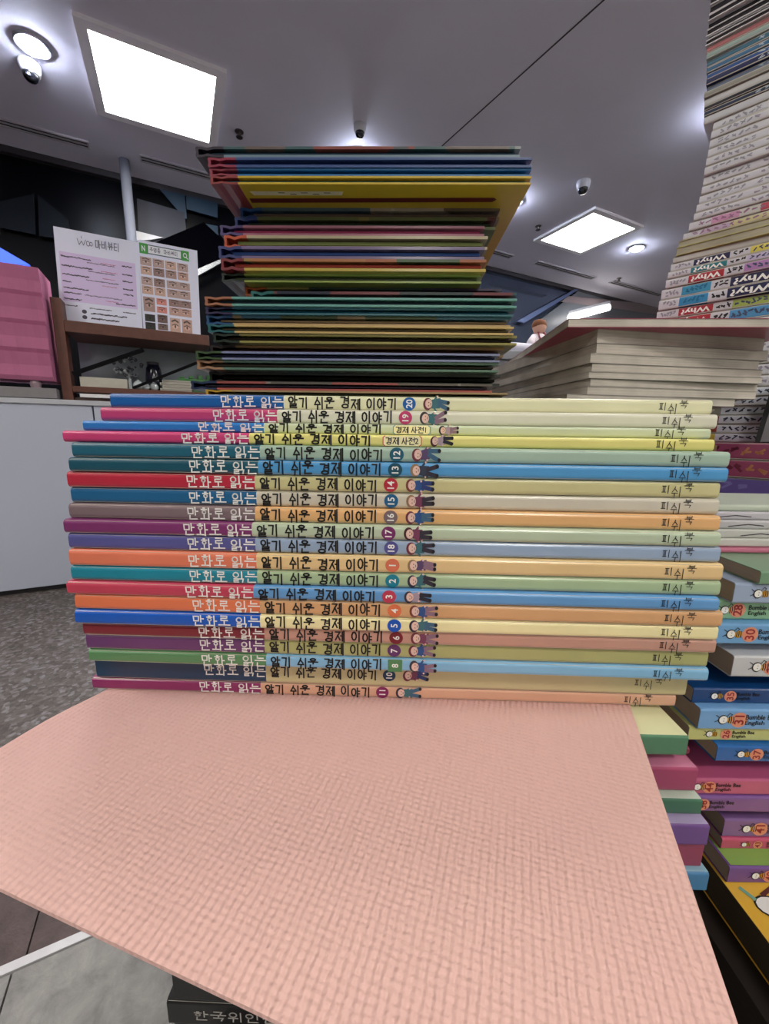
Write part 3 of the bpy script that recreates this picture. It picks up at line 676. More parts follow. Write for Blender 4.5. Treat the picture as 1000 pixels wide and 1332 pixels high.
for i, (n, xl, xr, tl, bl, tr, br, ca, cb_, word) in enumerate(FR):
    z1, z0 = bnd[i], bnd[i+1]; T = z1-z0
    nm = {'d1': 'dictionary volume 1', 'd2': 'dictionary volume 2'}.get(n, 'number '+n)
    ma, mb_ = cover_mat(soften(ca, .06)), cover_mat(soften(cb_, .14))
    root = soft_book('comic_book', 'thin comic book %s, %s title end, %s in the front stack' % (nm, word, fst[i]), (pos[i].x, pos[i].y, z0+.00003), YAW+R(random.Random(i).uniform(-.25, .25)), LS, DS, T, [(along(331)/LS, ma), (1, mb_)], 'comic book', 'comic series in the front stack', page=(200, 190, 172))
    P = put_spine(); zc = T/2; h = min(.0043, T*.8)
    t = MB(); z0_ = zc-h*.5; sc = LS/850
    aw = (along(328)-along(243))/5.05
    hangul(t, '만화로', along(243), z0_, h, aw, .0005, wht, P, .05, i)
    hangul(t, '읽는', along(243)+aw*3.35, z0_, h, aw, .0005, wht, P, .05, i+50)
    t.build('series_title', COV[root.name])
    t = MB(); aw = (along(491)-along(338))/10.75; x = along(338)
    for j, wd_ in enumerate(('알기', '쉬운', '경제', '이야기')):
        hangul(t, wd_, x, z0_, h, aw*1.04, .0006, INK, P, .07, i*7+j); x += aw*(len(wd_)*1.04+.5)
    t.build('main_title', COV[root.name])
    cx = along(508)
    t = MB(); t2 = lambda a, b: (a, -.00016, b)
    if n in ('d1', 'd2'):
        ac = mat((50, 150, 190) if n == 'd1' else (205, 60, 80), var=0); lx0, lx1 = along(506), along(556); hh = T*.42
        t.poly([P(lx0, zc-hh), P(lx1, zc-hh), P(lx1, zc+hh), P(lx0, zc+hh)], mat((246, 238, 190), var=0))
        for q, e in ((lx0, .0007), (lx1, -.0007)): stroke(t, [(q+e, zc+hh), (q, zc+hh*.7), (q, zc-hh*.7), (q+e, zc-hh)], .0003, ac, t2)
        xx = hangul(t, '경제', lx0+.001, zc-h*.36, h*.72, .0026, .00034, INK, t2, cw=.9)
        hangul(t, '사전', xx+.0008, zc-h*.36, h*.72, .0026, .00034, INK, t2, cw=.9)
        letters(t, '1' if n == 'd1' else '2', lx1-.0018, zc, h*.62, INK, t2)
        t.build('volume_label', COV[root.name]); kx = along(568)
    else:
        cc = mat(tuple(min(255, int(v*.95)) for v in ca), var=0); rr_ = min(.00265, T*.5-.0001)
        if n == '8': t.poly([P(cx-.0028, zc-rr_), P(cx+.0028, zc-rr_), P(cx+.0028, zc+rr_), P(cx-.0028, zc+rr_)], cc)
        else: t.disc((cx, -.00012, zc), .00265, cc, ry=rr_)
        letters(t, n, cx, zc, .0026, wht, t2, rot=math.pi/2, bold=.02)
        t.build('volume_number', COV[root.name]); kx = along(528)
    t = MB(); kid(t, kx, zc, .0108*min(1, T/.0055), random.Random(i*3+5), T); t.build('printed_figure', COV[root.name])
    t = MB(); x = along(862)
    hangul(t, '피', x, zc-.0012, .0028, .0034, .00028, INK, P); hangul(t, '쉬', x+.0036, zc-.0026, .0038, .0042, .00028, INK, P); hangul(t, '북', x+.0080, zc-.0004, .0031, .0038, .00024, INK, P)
    t.build('publisher_mark', COV[root.name])
ZC = bnd[-1]                                  # top of the pink sheet
# ---------------------------------------------------------------- pink textured sheet (A4)
def pink_sheet_mat():
    m = bpy.data.materials.new('pink_ribbed_card'); m.use_nodes = True; nt = m.node_tree; b = nt.nodes['Principled BSDF']; L = nt.links
    b.inputs['Roughness'].default_value = .72; b.inputs['Specular IOR Level'].default_value = .3
    tc0 = nt.nodes.new('ShaderNodeTexCoord'); tc = nt.nodes.new('ShaderNodeMapping'); tc.inputs['Rotation'].default_value = (0, 0, R(18)); L.new(tc0.outputs['Object'], tc.inputs['Vector'])
    n = nt.nodes.new('ShaderNodeTexNoise'); n.inputs['Scale'].default_value = 160; n.inputs['Detail'].default_value = 3
    L.new(tc.outputs['Vector'], n.inputs['Vector'])
    mx = nt.nodes.new('ShaderNodeMix'); mx.data_type = 'VECTOR'; mx.inputs['Factor'].default_value = .0012
    ad = nt.nodes.new('ShaderNodeVectorMath'); ad.operation = 'MULTIPLY_ADD'; ad.inputs[1].default_value = (.0012, .0014, 0)
    L.new(n.outputs['Color'], ad.inputs[0]); L.new(tc.outputs['Vector'], ad.inputs[2])
    def wave(direction, spacing):
        w_ = nt.nodes.new('ShaderNodeTexWave'); w_.wave_type = 'BANDS'; w_.bands_direction = direction; w_.inputs['Scale'].default_value = 1/spacing*.314
        w_.inputs['Distortion'].default_value = .2; w_.inputs['Detail Scale'].default_value = 60; L.new(ad.outputs[0], w_.inputs['Vector']); return w_
    a = wave('X', .0021); c = wave('Y', .0017)
    m1 = nt.nodes.new('ShaderNodeMath'); m1.operation = 'MULTIPLY_ADD'; m1.inputs[1].default_value = .42; L.new(c.outputs['Fac'], m1.inputs[0]); L.new(a.outputs['Fac'], m1.inputs[2])
    n3 = nt.nodes.new('ShaderNodeTexNoise'); n3.inputs['Scale'].default_value = 900; L.new(tc.outputs['Vector'], n3.inputs['Vector'])
    m2 = nt.nodes.new('ShaderNodeMath'); m2.operation = 'MULTIPLY_ADD'; m2.inputs[1].default_value = 1.0; L.new(n3.outputs['Fac'], m2.inputs[0]); L.new(m1.outputs[0], m2.inputs[2])
    bp = nt.nodes.new('ShaderNodeBump'); bp.inputs['Strength'].default_value = 1; bp.inputs['Distance'].default_value = .00034
    L.new(m2.outputs[0], bp.inputs['Height']); L.new(bp.outputs['Normal'], b.inputs['Normal'])
    n2 = nt.nodes.new('ShaderNodeTexNoise'); n2.inputs['Scale'].default_value = 14; L.new(tc.outputs['Vector'], n2.inputs['Vector'])
    cm = nt.nodes.new('ShaderNodeMix'); cm.data_type = 'RGBA'; L.new(n2.outputs['Fac'], cm.inputs['Factor'])
    cm.inputs['A'].default_value = tuple(lin(v) for v in (228, 184, 178))+(1,); cm.inputs['B'].default_value = tuple(lin(v) for v in (232, 192, 182))+(1,)
    L.new(cm.outputs['Result'], b.inputs['Base Color'])
    return m
TK = .0012
ea, eb, ec, ed = [onz(*q, ZC).to_2d() for q in ((0, 1155), (370, 1332), (822, 925), (960, 1332))]
u_ = (ea-eb).normalized(); v_ = (ec-ed).normalized(); q_ = eb-ed; k_ = (q_.x*v_.y-q_.y*v_.x)/(v_.x*u_.y-v_.y*u_.x); pa = eb+u_*k_
root = None
NX, NY = 30, 40; mb = MB(); pm = pink_sheet_mat(); WD, HT = .212, .297
vs = {}
def sheetpt(i, k):
    u, v = i/NX, k/NY; wob = .0012*math.sin(v*19)+.0008*math.sin(v*43+1) if i == NX else 0
    q = u_*(u*WD+wob) + v_*(v*HT); return (q.x, q.y)
top = [[mb.v.append((*sheetpt(i, k), 0)) or len(mb.v)-1 for k in range(NY+1)] for i in range(NX+1)]
bot = [[mb.v.append((*sheetpt(i, k), -TK)) or len(mb.v)-1 for k in range(NY+1)] for i in range(NX+1)]
pmi = mb.mi(pm)
for i in range(NX):
    for k in range(NY):
        mb.f.append([top[i][k], top[i][k+1], top[i+1][k+1], top[i+1][k]]); mb.f.append([bot[i][k], bot[i+1][k], bot[i+1][k+1], bot[i][k+1]]); mb.m += [pmi, pmi]
for i in range(NX):
    for k in (0, NY): mb.f.append([top[i][k], top[i+1][k], bot[i+1][k], bot[i][k]]); mb.m.append(pmi)
for k in range(NY):
    for i in (0, NX): mb.f.append([top[i][k], top[i][k+1], bot[i][k+1], bot[i][k]]); mb.m.append(pmi)
o = mb.build('pink_card_sheet'); o.location = (pa.x, pa.y, ZC-.0001); 
tag(o, 'large pink ribbed card sheet lying under the front comic stack', 'card sheet')
# ---------------------------------------------------------------- pile under the pink sheet
# (x right px, top px, bottom px at that end, Y, spine colour, word)
UN = [(882, 943, 974, .1385, (80, 128, 96), (222, 222, 178), 'green spined book with pale yellow cover'), (884, 975, 987, .143, (120, 34, 66), None, 'thin dark magenta book'), (893, 989, 1019, .1365, (160, 62, 100), (196, 120, 150), 'thick magenta book'),
      (899, 1029, 1057, .133, (60, 110, 84), (190, 206, 190), 'thick deep green book'), (908, 1061, 1088, .129, (112, 74, 142), (180, 164, 204), 'purple book'), (900, 1092, 1118, .132, (150, 60, 92), (200, 150, 196), 'dark pink book'), (908, 1122, 1146, .130, (70, 130, 176), (150, 190, 210), 'blue book')]
zt_ = ZC-TK-.0002; L_u = .225
ub = bounds([(q[0], q[1], q[2], q[3]) for q in UN]); ub[0] = zt_
for i, (xr, t_, b_, Y, c, tp, wd_) in enumerate(UN):
    X = onY(xr, b_, Y).x
    soft_book('workbook', wd_+', %s of those right of the pink sheet' % fst[i], (X-L_u, Y, ub[i+1]), R(-1), L_u, .17, ub[i]-ub[i+1]-.0001, [(1, cover_mat(c))], 'book', 'books under the pink sheet', r=.0012, top_mat=cover_mat(tp) if tp else None)
zt_ = ub[-1]
# black biography books at the bottom
for i in range(4):
    T = .0145; xl, yt = ((227, 1263), (216, 1302), (222, 1327), (218, 1350))[i]; Y = .136
    zb_ = zt_-T if i else min(onY(216, 1302, Y).z, zt_-.008)
    X = onY(xl, 1300, Y).x; T = zt_-zb_
    root = soft_book('biography_book', 'black book with grey lettering, %s of those at the bottom left' % fst[i], (X, Y, zb_), R(-1.5), .205, .18, T-.0001, [(1, mat((14, 13, 14), rough=.35, var=.1))], 'book', 'black books at the bottom of the pile', page=(170, 165, 158))
    t = MB(); P = lambda x, z: (.0+x, -.00015, z)
    hangul(t, '한국위인전', .012 if i else .014, T*(.12 if i == 0 else .3), .0052, .0078, .0006, mat((176, 172, 168), var=0), P); t.build('spine_text', COV[root.name])
    zt_ = zb_
low = zt_
# hidden remainder of the pile: plain carton that lifts it off the table
def riser(label, x0, x1, y0, y1, z1):
    root = thing('cardboard_carton', label, 'carton', (x0, y0, ZT+.0002)); m = mat((120, 92, 66), rough=.8, var=.1); h = z1-ZT-.0004
    mb = MB(); mb.box((0, 0, 0), (x1-x0, y1-y0, h), m); mb.build('box_body', root, bevel=.001)
    mb = MB(); mb.box((0, (y1-y0)/2-.02, h), (x1-x0, (y1-y0)/2+.02, h+.00015), mat((170, 140, 100), rough=.3)); mb.build('tape', root)
if low-ZT > .004: riser('low brown carton under the black books', -.08, .12, .16, .3, low)
# ---------------------------------------------------------------- HARDCOVER STACK behind
def print_mat(cols, seed, scale=7, vertical=False):
    """printed picture wrapping over a board edge: soft blocks of colour along the book"""
    m = bpy.data.materials.new('printed_picture'); m.use_nodes = True; nt = m.node_tree; b = nt.nodes['Principled BSDF']; L = nt.links
    b.inputs['Roughness'].default_value = .35
    tc = nt.nodes.new('ShaderNodeTexCoord'); mp = nt.nodes.new('ShaderNodeMapping'); mp.inputs['Location'].default_value = (seed*1.7, seed, 0); mp.inputs['Scale'].default_value = (scale*1.6, scale, .01)
    v = nt.nodes.new('ShaderNodeTexVoronoi'); v.inputs['Scale'].default_value = 1.6; v.inputs['Randomness'].default_value = 1
    sp = nt.nodes.new('ShaderNodeSeparateColor'); cr = nt.nodes.new('ShaderNodeValToRGB'); cr.color_ramp.interpolation = 'CONSTANT'
    n = nt.nodes.new('ShaderNodeTexNoise'); n.inputs['Scale'].default_value = 90
    e = cr.color_ramp.elements
    while len(e) < len(cols): e.new(.5)
    for k, c in enumerate(cols): e[k].position = k/len(cols); e[k].color = tuple(lin(x) for x in c)+(1,)
    L.new(tc.outputs['Object'], mp.inputs['Vector']); L.new(mp.outputs['Vector'], v.inputs['Vector']); L.new(v.outputs['Color'], sp.inputs[0]); L.new(sp.outputs[0], cr.inputs['Fac'])
    L.new(cr.outputs['Color'], b.inputs['Base Color'])
    return m
def mute(c, k=.8, d=.18):
    g = sum(c)/3; return tuple(int((v*(1-d)+g*d)*k) for v in c)
def hard_book(label, P, yaw, L, D, T, wrap, board, band, group='picture books in the hardcover stack', pic=None, seed=0, board2=None):
    root = thing('hardcover_book', label, 'book', P, yaw, group); T -= .0001; wrap = mute(wrap, .8, .1); board = mute(board, .84, .15); pic = [mute(c, .8, .2) for c in pic] if pic else None
    b = min(.0024, T*.24); wr = cover_mat(wrap); bd = cover_mat(board) if not pic else print_mat(pic, seed)
    bd2 = cover_mat(board2) if board2 else cover_mat(board)
    wx = L*.088; g = min(.0018, T*.13)
    # spine wrap: outline in x-z with a hinge groove top and bottom, extruded along y
    out = [(wx, T), (.016, T), (.010, T-g), (.0055, T-.0002), (.0008, T), (0, T-.0008), (.0006, T/2), (0, .0008), (.0008, 0), (.0055, .0002), (.010, g), (.016, 0), (wx, 0)]
    inn = [(wx, b), (.016, b), (.010, b+g), (.0055, b), (.0026, b), (.0026, T-b), (.0055, T-b), (.010, T-b-g), (.016, T-b), (wx, T-b)]
    pr = out+inn
    mb = MB(); mb.sweep([[(x, y, z) for x, z in pr] for y in (0, D)], wr); mb.build('spine_wrap', root)
    mb = MB(); mb.box((wx+.00005, 0, T-b), (L, D, T), bd); mb.build('front_board', root)
    mb = MB(); mb.box((wx+.00005, 0, 0), (L, D, b), bd2); mb.build('back_board', root)
    mb = MB(); mb.box((.012, .0028, b+g+.0003), (L-.004, D-.003, T-b-g-.0003), page_mat(band)); mb.build('page_block', root)
    return root
HB = [ # xl xr yt yb board band wrap words pic
 (254,677,191,205,(120,150,170),(46,72,92),(52,42,62),'dark purple spine and a faded picture cover',[(128,110,104),(176,84,76),(70,110,116),(150,160,160),(92,100,110)]),
 (270,692,205,218,(60,90,160),(28,46,98),(176,50,84),'pink spine and dark blue boards',None),
 (272,691,218,229,(30,128,205),(20,96,150),(176,58,82),'pink spine and bright blue boards',None),
 (273,691,229,240,(236,196,36),(16,112,122),(170,62,62),'red spine and jutting yellow back cover',None),
 (312,650,270,282,(150,130,112),(112,96,86),(30,92,165),'blue spine and cream picture cover',[(196,180,160),(120,104,92),(80,110,130),(206,196,180),(60,60,62)]),
 (305,645,282,293,(110,126,62),(40,56,40),(42,74,158),'blue spine and olive edge',[(110,126,62),(150,140,60),(110,30,40),(60,84,52)]),
 (286,630,293,306,(196,112,140),(160,62,100),(92,72,146),'violet spine and pink boards',None),
 (291,634,306,320,(206,190,150),(110,120,72),(230,92,52),'orange spine and cream green boards',None),
 (284,630,320,336,(130,110,160),(46,72,128),(52,62,136),'navy spine and lilac boards',None),
 (287,632,336,352,(226,190,70),(150,60,50),(146,40,52),'red spine and patchwork orange cover',[(206,110,62),(150,44,44),(214,130,70),(80,110,70),(196,150,70)]),
 (288,626,352,367,(176,196,80),(92,102,82),(34,58,46),'dark green spine and lime edge',None),
 (318,653,367,378,(140,196,156),(30,76,66),(228,112,52),'orange spine and mint boards',[(60,100,80),(206,190,90),(70,60,100),(40,84,74)]),
 (326,672,378,386,(30,110,116),(26,44,66),(30,118,118),'thin teal spine and navy picture cover',[(30,90,96),(150,60,70),(34,40,70),(40,60,64)]),
 (266,672,386,398,(112,186,176),(24,40,50),(196,122,84),'tan orange spine and teal edge',None),
 (267,668,398,409,(60,130,150),(28,92,112),(54,42,96),'dark violet spine and petrol boards',None),
 (268,664,409,422,(226,184,122),(140,120,90),(32,96,158),'blue spine and tan cover with picture',[(190,160,110),(216,196,160),(90,110,60),(60,130,160)]),
 (270,668,422,433,(230,192,112),(96,84,60),(30,114,122),'teal spine and straw yellow boards',None),
 (277,672,433,446,(168,156,72),(40,30,24),(24,48,36),'dark green spine and olive boards',None),
 (273,655,446,457,(196,144,84),(78,42,44),(56,34,34),'dark maroon spine and tan edge',None),
 (254,650,457,468,(142,152,198),(28,34,60),(66,98,56),'moss green spine and pale blue edge',None),
 (256,648,468,481,(104,146,124),(62,56,46),(206,156,116),'cream orange spine and sage boards',None),
 (272,650,481,496,(46,56,44),(26,30,22),(24,26,24),'black spine and black boards',None),
 (248,640,496,507,(206,90,84),(60,56,70),(32,54,98),'navy spine and red edge',[(170,160,150),(200,90,84),(120,110,100)]),
 (267,660,507,517,(190,160,110),(70,74,50),(232,182,52),'yellow spine and khaki boards',None),
]
YH = R(-1.2); LH = .27; hp = []
for q in HB:
    hp.append(place(q[0], (q[2]+q[3])/2, q[1], (q[2]+q[3])/2-(2 if q[2] < 300 else -3), .242 if 4 <= HB.index(q) <= 10 else (.248 if HB.index(q) in (11, 12) else LH), YH))
zb2 = []
for i in range(len(HB)+1):
    if i == 0: c = [(0, 2)]
    elif i == len(HB): c = [(i-1, 3)]
    else: c = [(i-1, 3), (i, 2)]
    c.sort(key=lambda q: hp[q[0]].y); j, a = c[0]; zb2.append(onY(310, HB[j][a], hp[j].y).z)
for i in range(1, len(zb2)): zb2[i] = min(zb2[i], zb2[i-1]-.0055)
for i, (xl, xr, yt, yb, bo, ba, wr, wd_, pic) in enumerate(HB):
    n_ = ['topmost', 'second', 'third', 'fourth', 'fifth', 'sixth', 'seventh', 'eighth', 'ninth', 'tenth', 'eleventh', 'twelfth', 'thirteenth', 'fourteenth', 'fifteenth', 'sixteenth', 'seventeenth', 'eighteenth', 'nineteenth', 'twentieth', 'fourth from the bottom', 'third from the bottom', 'second from the bottom', 'lowest'][i]
    root = hard_book('hardcover with %s, %s in its stack' % (wd_, n_), (hp[i].x, hp[i].y, zb2[i+1]), YH, .242 if 4 <= i <= 10 else (.248 if i in (11, 12) else LH), .205, zb2[i]-zb2[i+1], wr, bo, ba, pic=pic, seed=i)
    if i == 3:   # printed back cover seen from below
        t = MB(); P = lambda x, y: (x, y, -.00015)
        t.poly([P(.03, .010), P(.112, .010), P(.110, .016), P(.032, .016)][::-1], mat((206, 196, 170), var=0)); t.build('printed_label', root, fix=False)
        t = MB(); t.poly([P(.026, .021), P(.244, .019), P(.247, .022), P(.244, .026), P(.026, .028)][::-1], mat((92, 26, 30), var=0)); t.build('printed_stripe', root, fix=False)
        t = MB(); PP = lambda x, y: (x, y, -.0003)
        for k in range(5): stroke(t, [(.055+k*.01, .012+(k % 2)*.002), (.06+k*.01, .012+(k % 2)*.002)], .001, INK, PP)
        t.build('printed_text', root, fix=False)
yy = max(p.y for p in hp)
riser('brown carton under the hardcover stack', -.08, .1, .40, .56, zb2[-1])
# ---------------------------------------------------------------- PAGE PILE: thick paperbacks, page edges to the viewer
PP_ = [(739,414,428,.42,(176,56,96)),(777,428,446,.425,(190,186,178)),(776,446,459,.424,(120,112,108)),(768,459,472,.42,(196,190,182)),(770,472,483,.421,(110,104,100)),(766,483,492,.42,(190,186,178)),
       (768,492,502,.421,(120,112,108)),(764,502,512,.42,(190,186,178)),(737,512,524,.415,(170,160,156)),(690,524,537,.43,(160,150,140)),(692,537,550,.428,(180,60,90)),(695,550,563,.43,(186,180,170)),(690,563,576,.43,(180,170,160))]
YP = R(8); zz = None
pz = []
for i, q in enumerate(PP_): pz.append(onY(q[0], q[1], q[3]).z)
pz.append(onY(PP_[-1][0], PP_[-1][2], PP_[-1][3]).z)
for i, (x, yt, yb, Y, c) in enumerate(PP_):
    p = onY(x, (yt+yb)/2, Y); Lq = .235 if i == 0 else (.195 if i < 9 else .17); sg = .005 if i == 0 else 0
    soft_book('thick_paperback', 'thick cream paged paperback, %s of the pile right of the hardcovers' % (fst[i] if i < 12 else 'lowest')+(', cover pink below' if i == 0 else ''), (p.x, p.y, pz[i+1]+.00005), YP+R((-11, 1, -.5, .8, 0, -1, .6, 0, 1, 3, 2, 3, 2)[i]), Lq, .26, pz[i]-pz[i+1], [(1, cover_mat(c))], 'book', 'thick paperbacks with page edges showing', page=(206, 198, 188), pages_front=True, rec=.0006)
riser('brown carton under the thick paperback pile', .24, .38, .47, .66, pz[-1])
# ---------------------------------------------------------------- TOWER of comics at the right, spines turned 45 degrees
YT = R(-45); dt = Vector((math.cos(YT), math.sin(YT), 0)); nt_ = Vector((-math.sin(YT), math.cos(YT), 0)); P0 = Vector((.47, .60, 0))
def tower_pt(px, py, off=0):
    d = ray(px, py); B = P0+nt_*off
    # B + dt*s parallel (in plan) to d
    k = (B.x*d.y - B.y*d.x)/(dt.y*d.x - dt.x*d.y); p = B+dt*k
    return Vector((p.x, p.y, CZ+d.z*p.y/d.y))
navy, red_, teal_, sky = (24, 26, 74), (170, 34, 50), (20, 120, 130), (60, 150, 190)
wsp = (206, 206, 214)
TW = []   # (x left, y top, y bottom, style, words)
blk = (26, 24, 30); gr = (186, 182, 186)
y = -34
for k, h in enumerate((12, 10, 11, 10, 11, 9, 10, 8)):
    TW.append((924-max(0, k-3)*1.2, y, y+h, 'thin', 'thin white book with black edge')); y += h
y = 47
for k, h in enumerate((7, 7)): TW.append((921-k*3, y, y+h, 'thin', 'thin white book with black edge')); y += h
for c, wd_, h in (((176, 104, 108), 'rose spined book', 9), ((150, 172, 168), 'pale sage spined book', 8), ((50, 104, 130), 'petrol blue spined book', 9), ((60, 110, 150), 'steel blue spined book', 8), ((44, 84, 150), 'royal blue spined book', 8), ((20, 34, 84), 'navy spined book', 9), ((110, 122, 150), 'grey blue spined book', 9)):
    TW.append((919, y, y+h, c, wd_)); y += h
for c, wd_, h in (((150, 150, 142), 'grey spined book', 8), ((200, 198, 200), 'white spined book', 10), ((30, 34, 46), 'black spined thin book', 6), ((36, 52, 80), 'dark navy thin book', 7), ((196, 198, 204), 'white spined thin book', 6)):
    TW.append((916, y, y+h, c, wd_)); y += h
for k in range(11): TW.append((927-k*2.1-max(0, k-7)*1.2, y, y+12, 'print', 'white comic with fine grey print')); y += 12
TW += [(896, y, y+13, 'why2', 'white comic with navy block and pink lettering'), (888, y+13, y+24, 'why3', 'white comic with teal block and pale flowers'),
       (882, y+24, y+33, 'pages', 'comic turned page edges outward'), (879, y+33, y+44, 'pages', 'comic turned page edges outward'),
       (875, y+44, y+53, (196, 196, 190), 'plain grey white comic')]
y += 53
for k, (c1, c2, h, wd_) in enumerate(((navy, (220, 210, 90), 11, 'comic with navy question block'), (teal_, (200, 190, 220), 10, 'comic with teal question block'), (red_, (180, 130, 190), 13, 'comic with red question block'), (sky, navy, 14, 'comic with sky blue strip and large navy block'), ((50, 140, 190), navy, 14, 'comic with blue strip and large navy block'), (red_, (170, 190, 90), 12, 'comic with red block and lime strip'), (red_, (80, 150, 200), 12, 'comic with small red block and blue strip'))):
    TW.append((872-k*3-(k > 2)*3, y, y+h, ('why', c1, c2, k), 'white '+wd_)); y += h
while y < 500: TW.append((862+(y-420)*.45, y, y+13, 'print', 'white tower comic hidden behind the paperbacks')); y += 13
for k, wd_ in enumerate(('white comic with grey block', 'grey white comic', 'white comic with small picture', 'white comic with red block', 'white comic with brown and red block', 'white comic with yellow corner')):
    TW.append((902-k*2.4, y, y+(574-y)/(6-k), ('low', k), wd_)); y += (574-y)/(6-k)
TW += [(902, 574, 594, ('mag', 0), 'magenta book with gold speckled spine'), (906, 594, 615, ('mag', 1), 'magenta book with gold lettering'), (902, 615, 635, ('pur', 0), 'violet book'), (892, 635, 652, ('pur', 1), 'dark violet book')]
gpr = mat((150, 148, 160), var=0); rg = random.Random(3)
zt2 = [tower_pt(q[0], q[1]).z for q in TW]; zt2.append(tower_pt(TW[-1][0], TW[-1][2]).z)
def blotch(t, x0, x1, T, m, n, P, hs=.55):
    for k in range(n):
        x = x0+(x1-x0)*(k+.5)/n; w_ = (x1-x0)/n*.35; z = T*.5
        for q in range(2):
            a = rg.uniform(-1, 1); stroke(t, [(x-w_*rg.uniform(.3, 1), z+T*hs*.4*rg.uniform(-1, 1)), (x+w_*rg.uniform(.3, 1), z+T*hs*.4*rg.uniform(-1, 1))], T*.13, m, P)
cnt = {}
for i, (x, yt, yb, stl, wd_) in enumerate(TW):
    off = 0; pf = False; L = .21; D = .16; yaw = YT
    if isinstance(stl, tuple) and stl[0] in ('mag', 'pur'): off = -.035; L = .17
    p = tower_pt(x, (yt+yb)/2, off); T = zt2[i]-zt2[i+1]; sec = None; page = (190, 186, 178)
    W_ = cover_mat(wsp)
    if stl == 'thin': sec = [(1, cover_mat((206, 202, 206) if i % 2 else (180, 176, 182)))]; pf = True; page = (52, 48, 54)
    elif stl == 'print': sec = [(1, W_)]
    elif stl == 'pages': sec = [(.5, cover_mat((150, 150, 140))), (1, cover_mat((196, 190, 120)))]; pf = True; page = (176, 172, 150)
    elif stl == 'why2': sec = [(.12, W_), (.26, cover_mat((206, 150, 186))), (.36, cover_mat((206, 206, 200))), (.44, cover_mat((190, 70, 90))), (.5, W_), (.7, cover_mat(navy)), (1, W_)]
    elif stl == 'why3': sec = [(.1, W_), (.25, cover_mat((196, 176, 200))), (.45, cover_mat((206, 200, 150))), (.7, cover_mat(teal_)), (1, W_)]
    elif isinstance(stl, tuple) and stl[0] == 'why':
        if stl[3] in (3, 4): sec = [(.12, W_), (.28, cover_mat(stl[1])), (.38, W_), (.62, cover_mat(navy)), (1, W_)]
        else: sec = [(.13, W_), (.32, cover_mat(stl[1])), (.42, W_), (.62, cover_mat(stl[2])), (.72, W_), (.8, cover_mat(navy)), (1, W_)]
    elif isinstance(stl, tuple) and stl[0] == 'low': c = [(150,150,150),(130,134,138),(140,140,130),(130,40,40),(150,60,50),(200,180,70)][stl[1]]; sec = [(.17, cover_mat(c)), (1, cover_mat((206, 210, 222)))]
    elif isinstance(stl, tuple) and stl[0] == 'mag': sec = [(1, cover_mat((156, 70, 108)))]
    elif isinstance(stl, tuple) and stl[0] == 'pur': sec = [(1, cover_mat((104, 88, 160) if stl[1] == 0 else (70, 54, 120)))]
    elif isinstance(stl, tuple): sec = [(1, cover_mat(stl))]
    k = cnt.get(wd_, 0); cnt[wd_] = k+1
    tot = sum(1 for q in TW if q[4] == wd_)
    lab = wd_+', in the tall right tower' if tot == 1 else '%s, %s of them down the tower' % (wd_, fst[k] if k < 20 else 'lower')
    if lab.startswith('thin white book') and yb <= 2: lab = 'thin white book with black edge at the photo top, %s down the tower' % fst[k]
    q_ = random.Random(i+40).uniform(-.0025, .0025); p = p+nt_*q_
    root = soft_book('tower_comic' if stl != 'thin' else 'thin_tower_book', lab, (p.x, p.y, zt2[i+1]+.00004), yaw+R(random.Random(i+9).uniform(-1.2, 1.2)), L, D, T-.0004, sec, 'book', 'books in the tall right tower', page=page, pages_front=pf, r=.0028, c=.0012 if stl == 'thin' else .00035)
    P = put_spine(.00025); t = MB()
    if stl == 'print': blotch(t, .008, .05, T, gpr, 6, P); blotch(t, .06, .12, T, mat((150, 140, 160), var=0), 9, P); blotch(t, .13, .2, T, gpr, 9, P)
    elif stl in ('why2', 'why3'): letters(t, 'Why?', .60*L, T*.5, T*.62, wht, P, rot=math.pi, width=.034); blotch(t, .01, .09, T, mat((150, 110, 140), var=0), 10, P); blotch(t, .16, .2, T, gpr, 5, P)
    elif isinstance(stl, tuple) and stl[0] == 'why':
        if stl[3] in (3, 4): letters(t, 'Why?', .5*L, T*.5, T*.72, wht, P, rot=math.pi, width=.044, bold=.03); blotch(t, .005, .022, T, gpr, 4, P); blotch(t, .03, .055, T, mat((20, 110, 150), var=0), 5, P); blotch(t, .062, .078, T, INK, 3, P); blotch(t, .135, .2, T, INK, 8, P)
        else: letters(t, 'Why?', .225*L, T*.5, T*.7, wht, P, rot=math.pi, width=.034, bold=.03); blotch(t, .005, .024, T, gpr, 5, P); blotch(t, .07, .087, T, INK, 3, P); blotch(t, .09, .13, T, mat((70, 80, 110), var=0), 7, P); blotch(t, .134, .15, T, INK, 3, P)
    elif isinstance(stl, tuple) and stl[0] == 'low': blotch(t, .004, .03, T, mat((210, 200, 190), var=0), 4, P); blotch(t, .04, .12, T, mat((50, 54, 80), var=0), 11, P)
    elif isinstance(stl, tuple) and stl[0] == 'mag': blotch(t, .01, .05, T, mat((110, 30, 60), var=0), 4, P); blotch(t, .05, .09, T, mat((196, 130, 90), var=0), 3, P)
    elif isinstance(stl, tuple) and stl[0] == 'pur': blotch(t, .03, .06, T, mat((130, 120, 190), var=0), 2, P)
    elif isinstance(stl, tuple) and stl[2] > stl[0]+20: blotch(t, .05, .14, T, mat((190, 205, 220), var=0), 10, P)
    if t.v: t.build('spine_text', COV[root.name])
riser('brown carton under the right tower', .54, .64, .56, .66, zt2[-1])
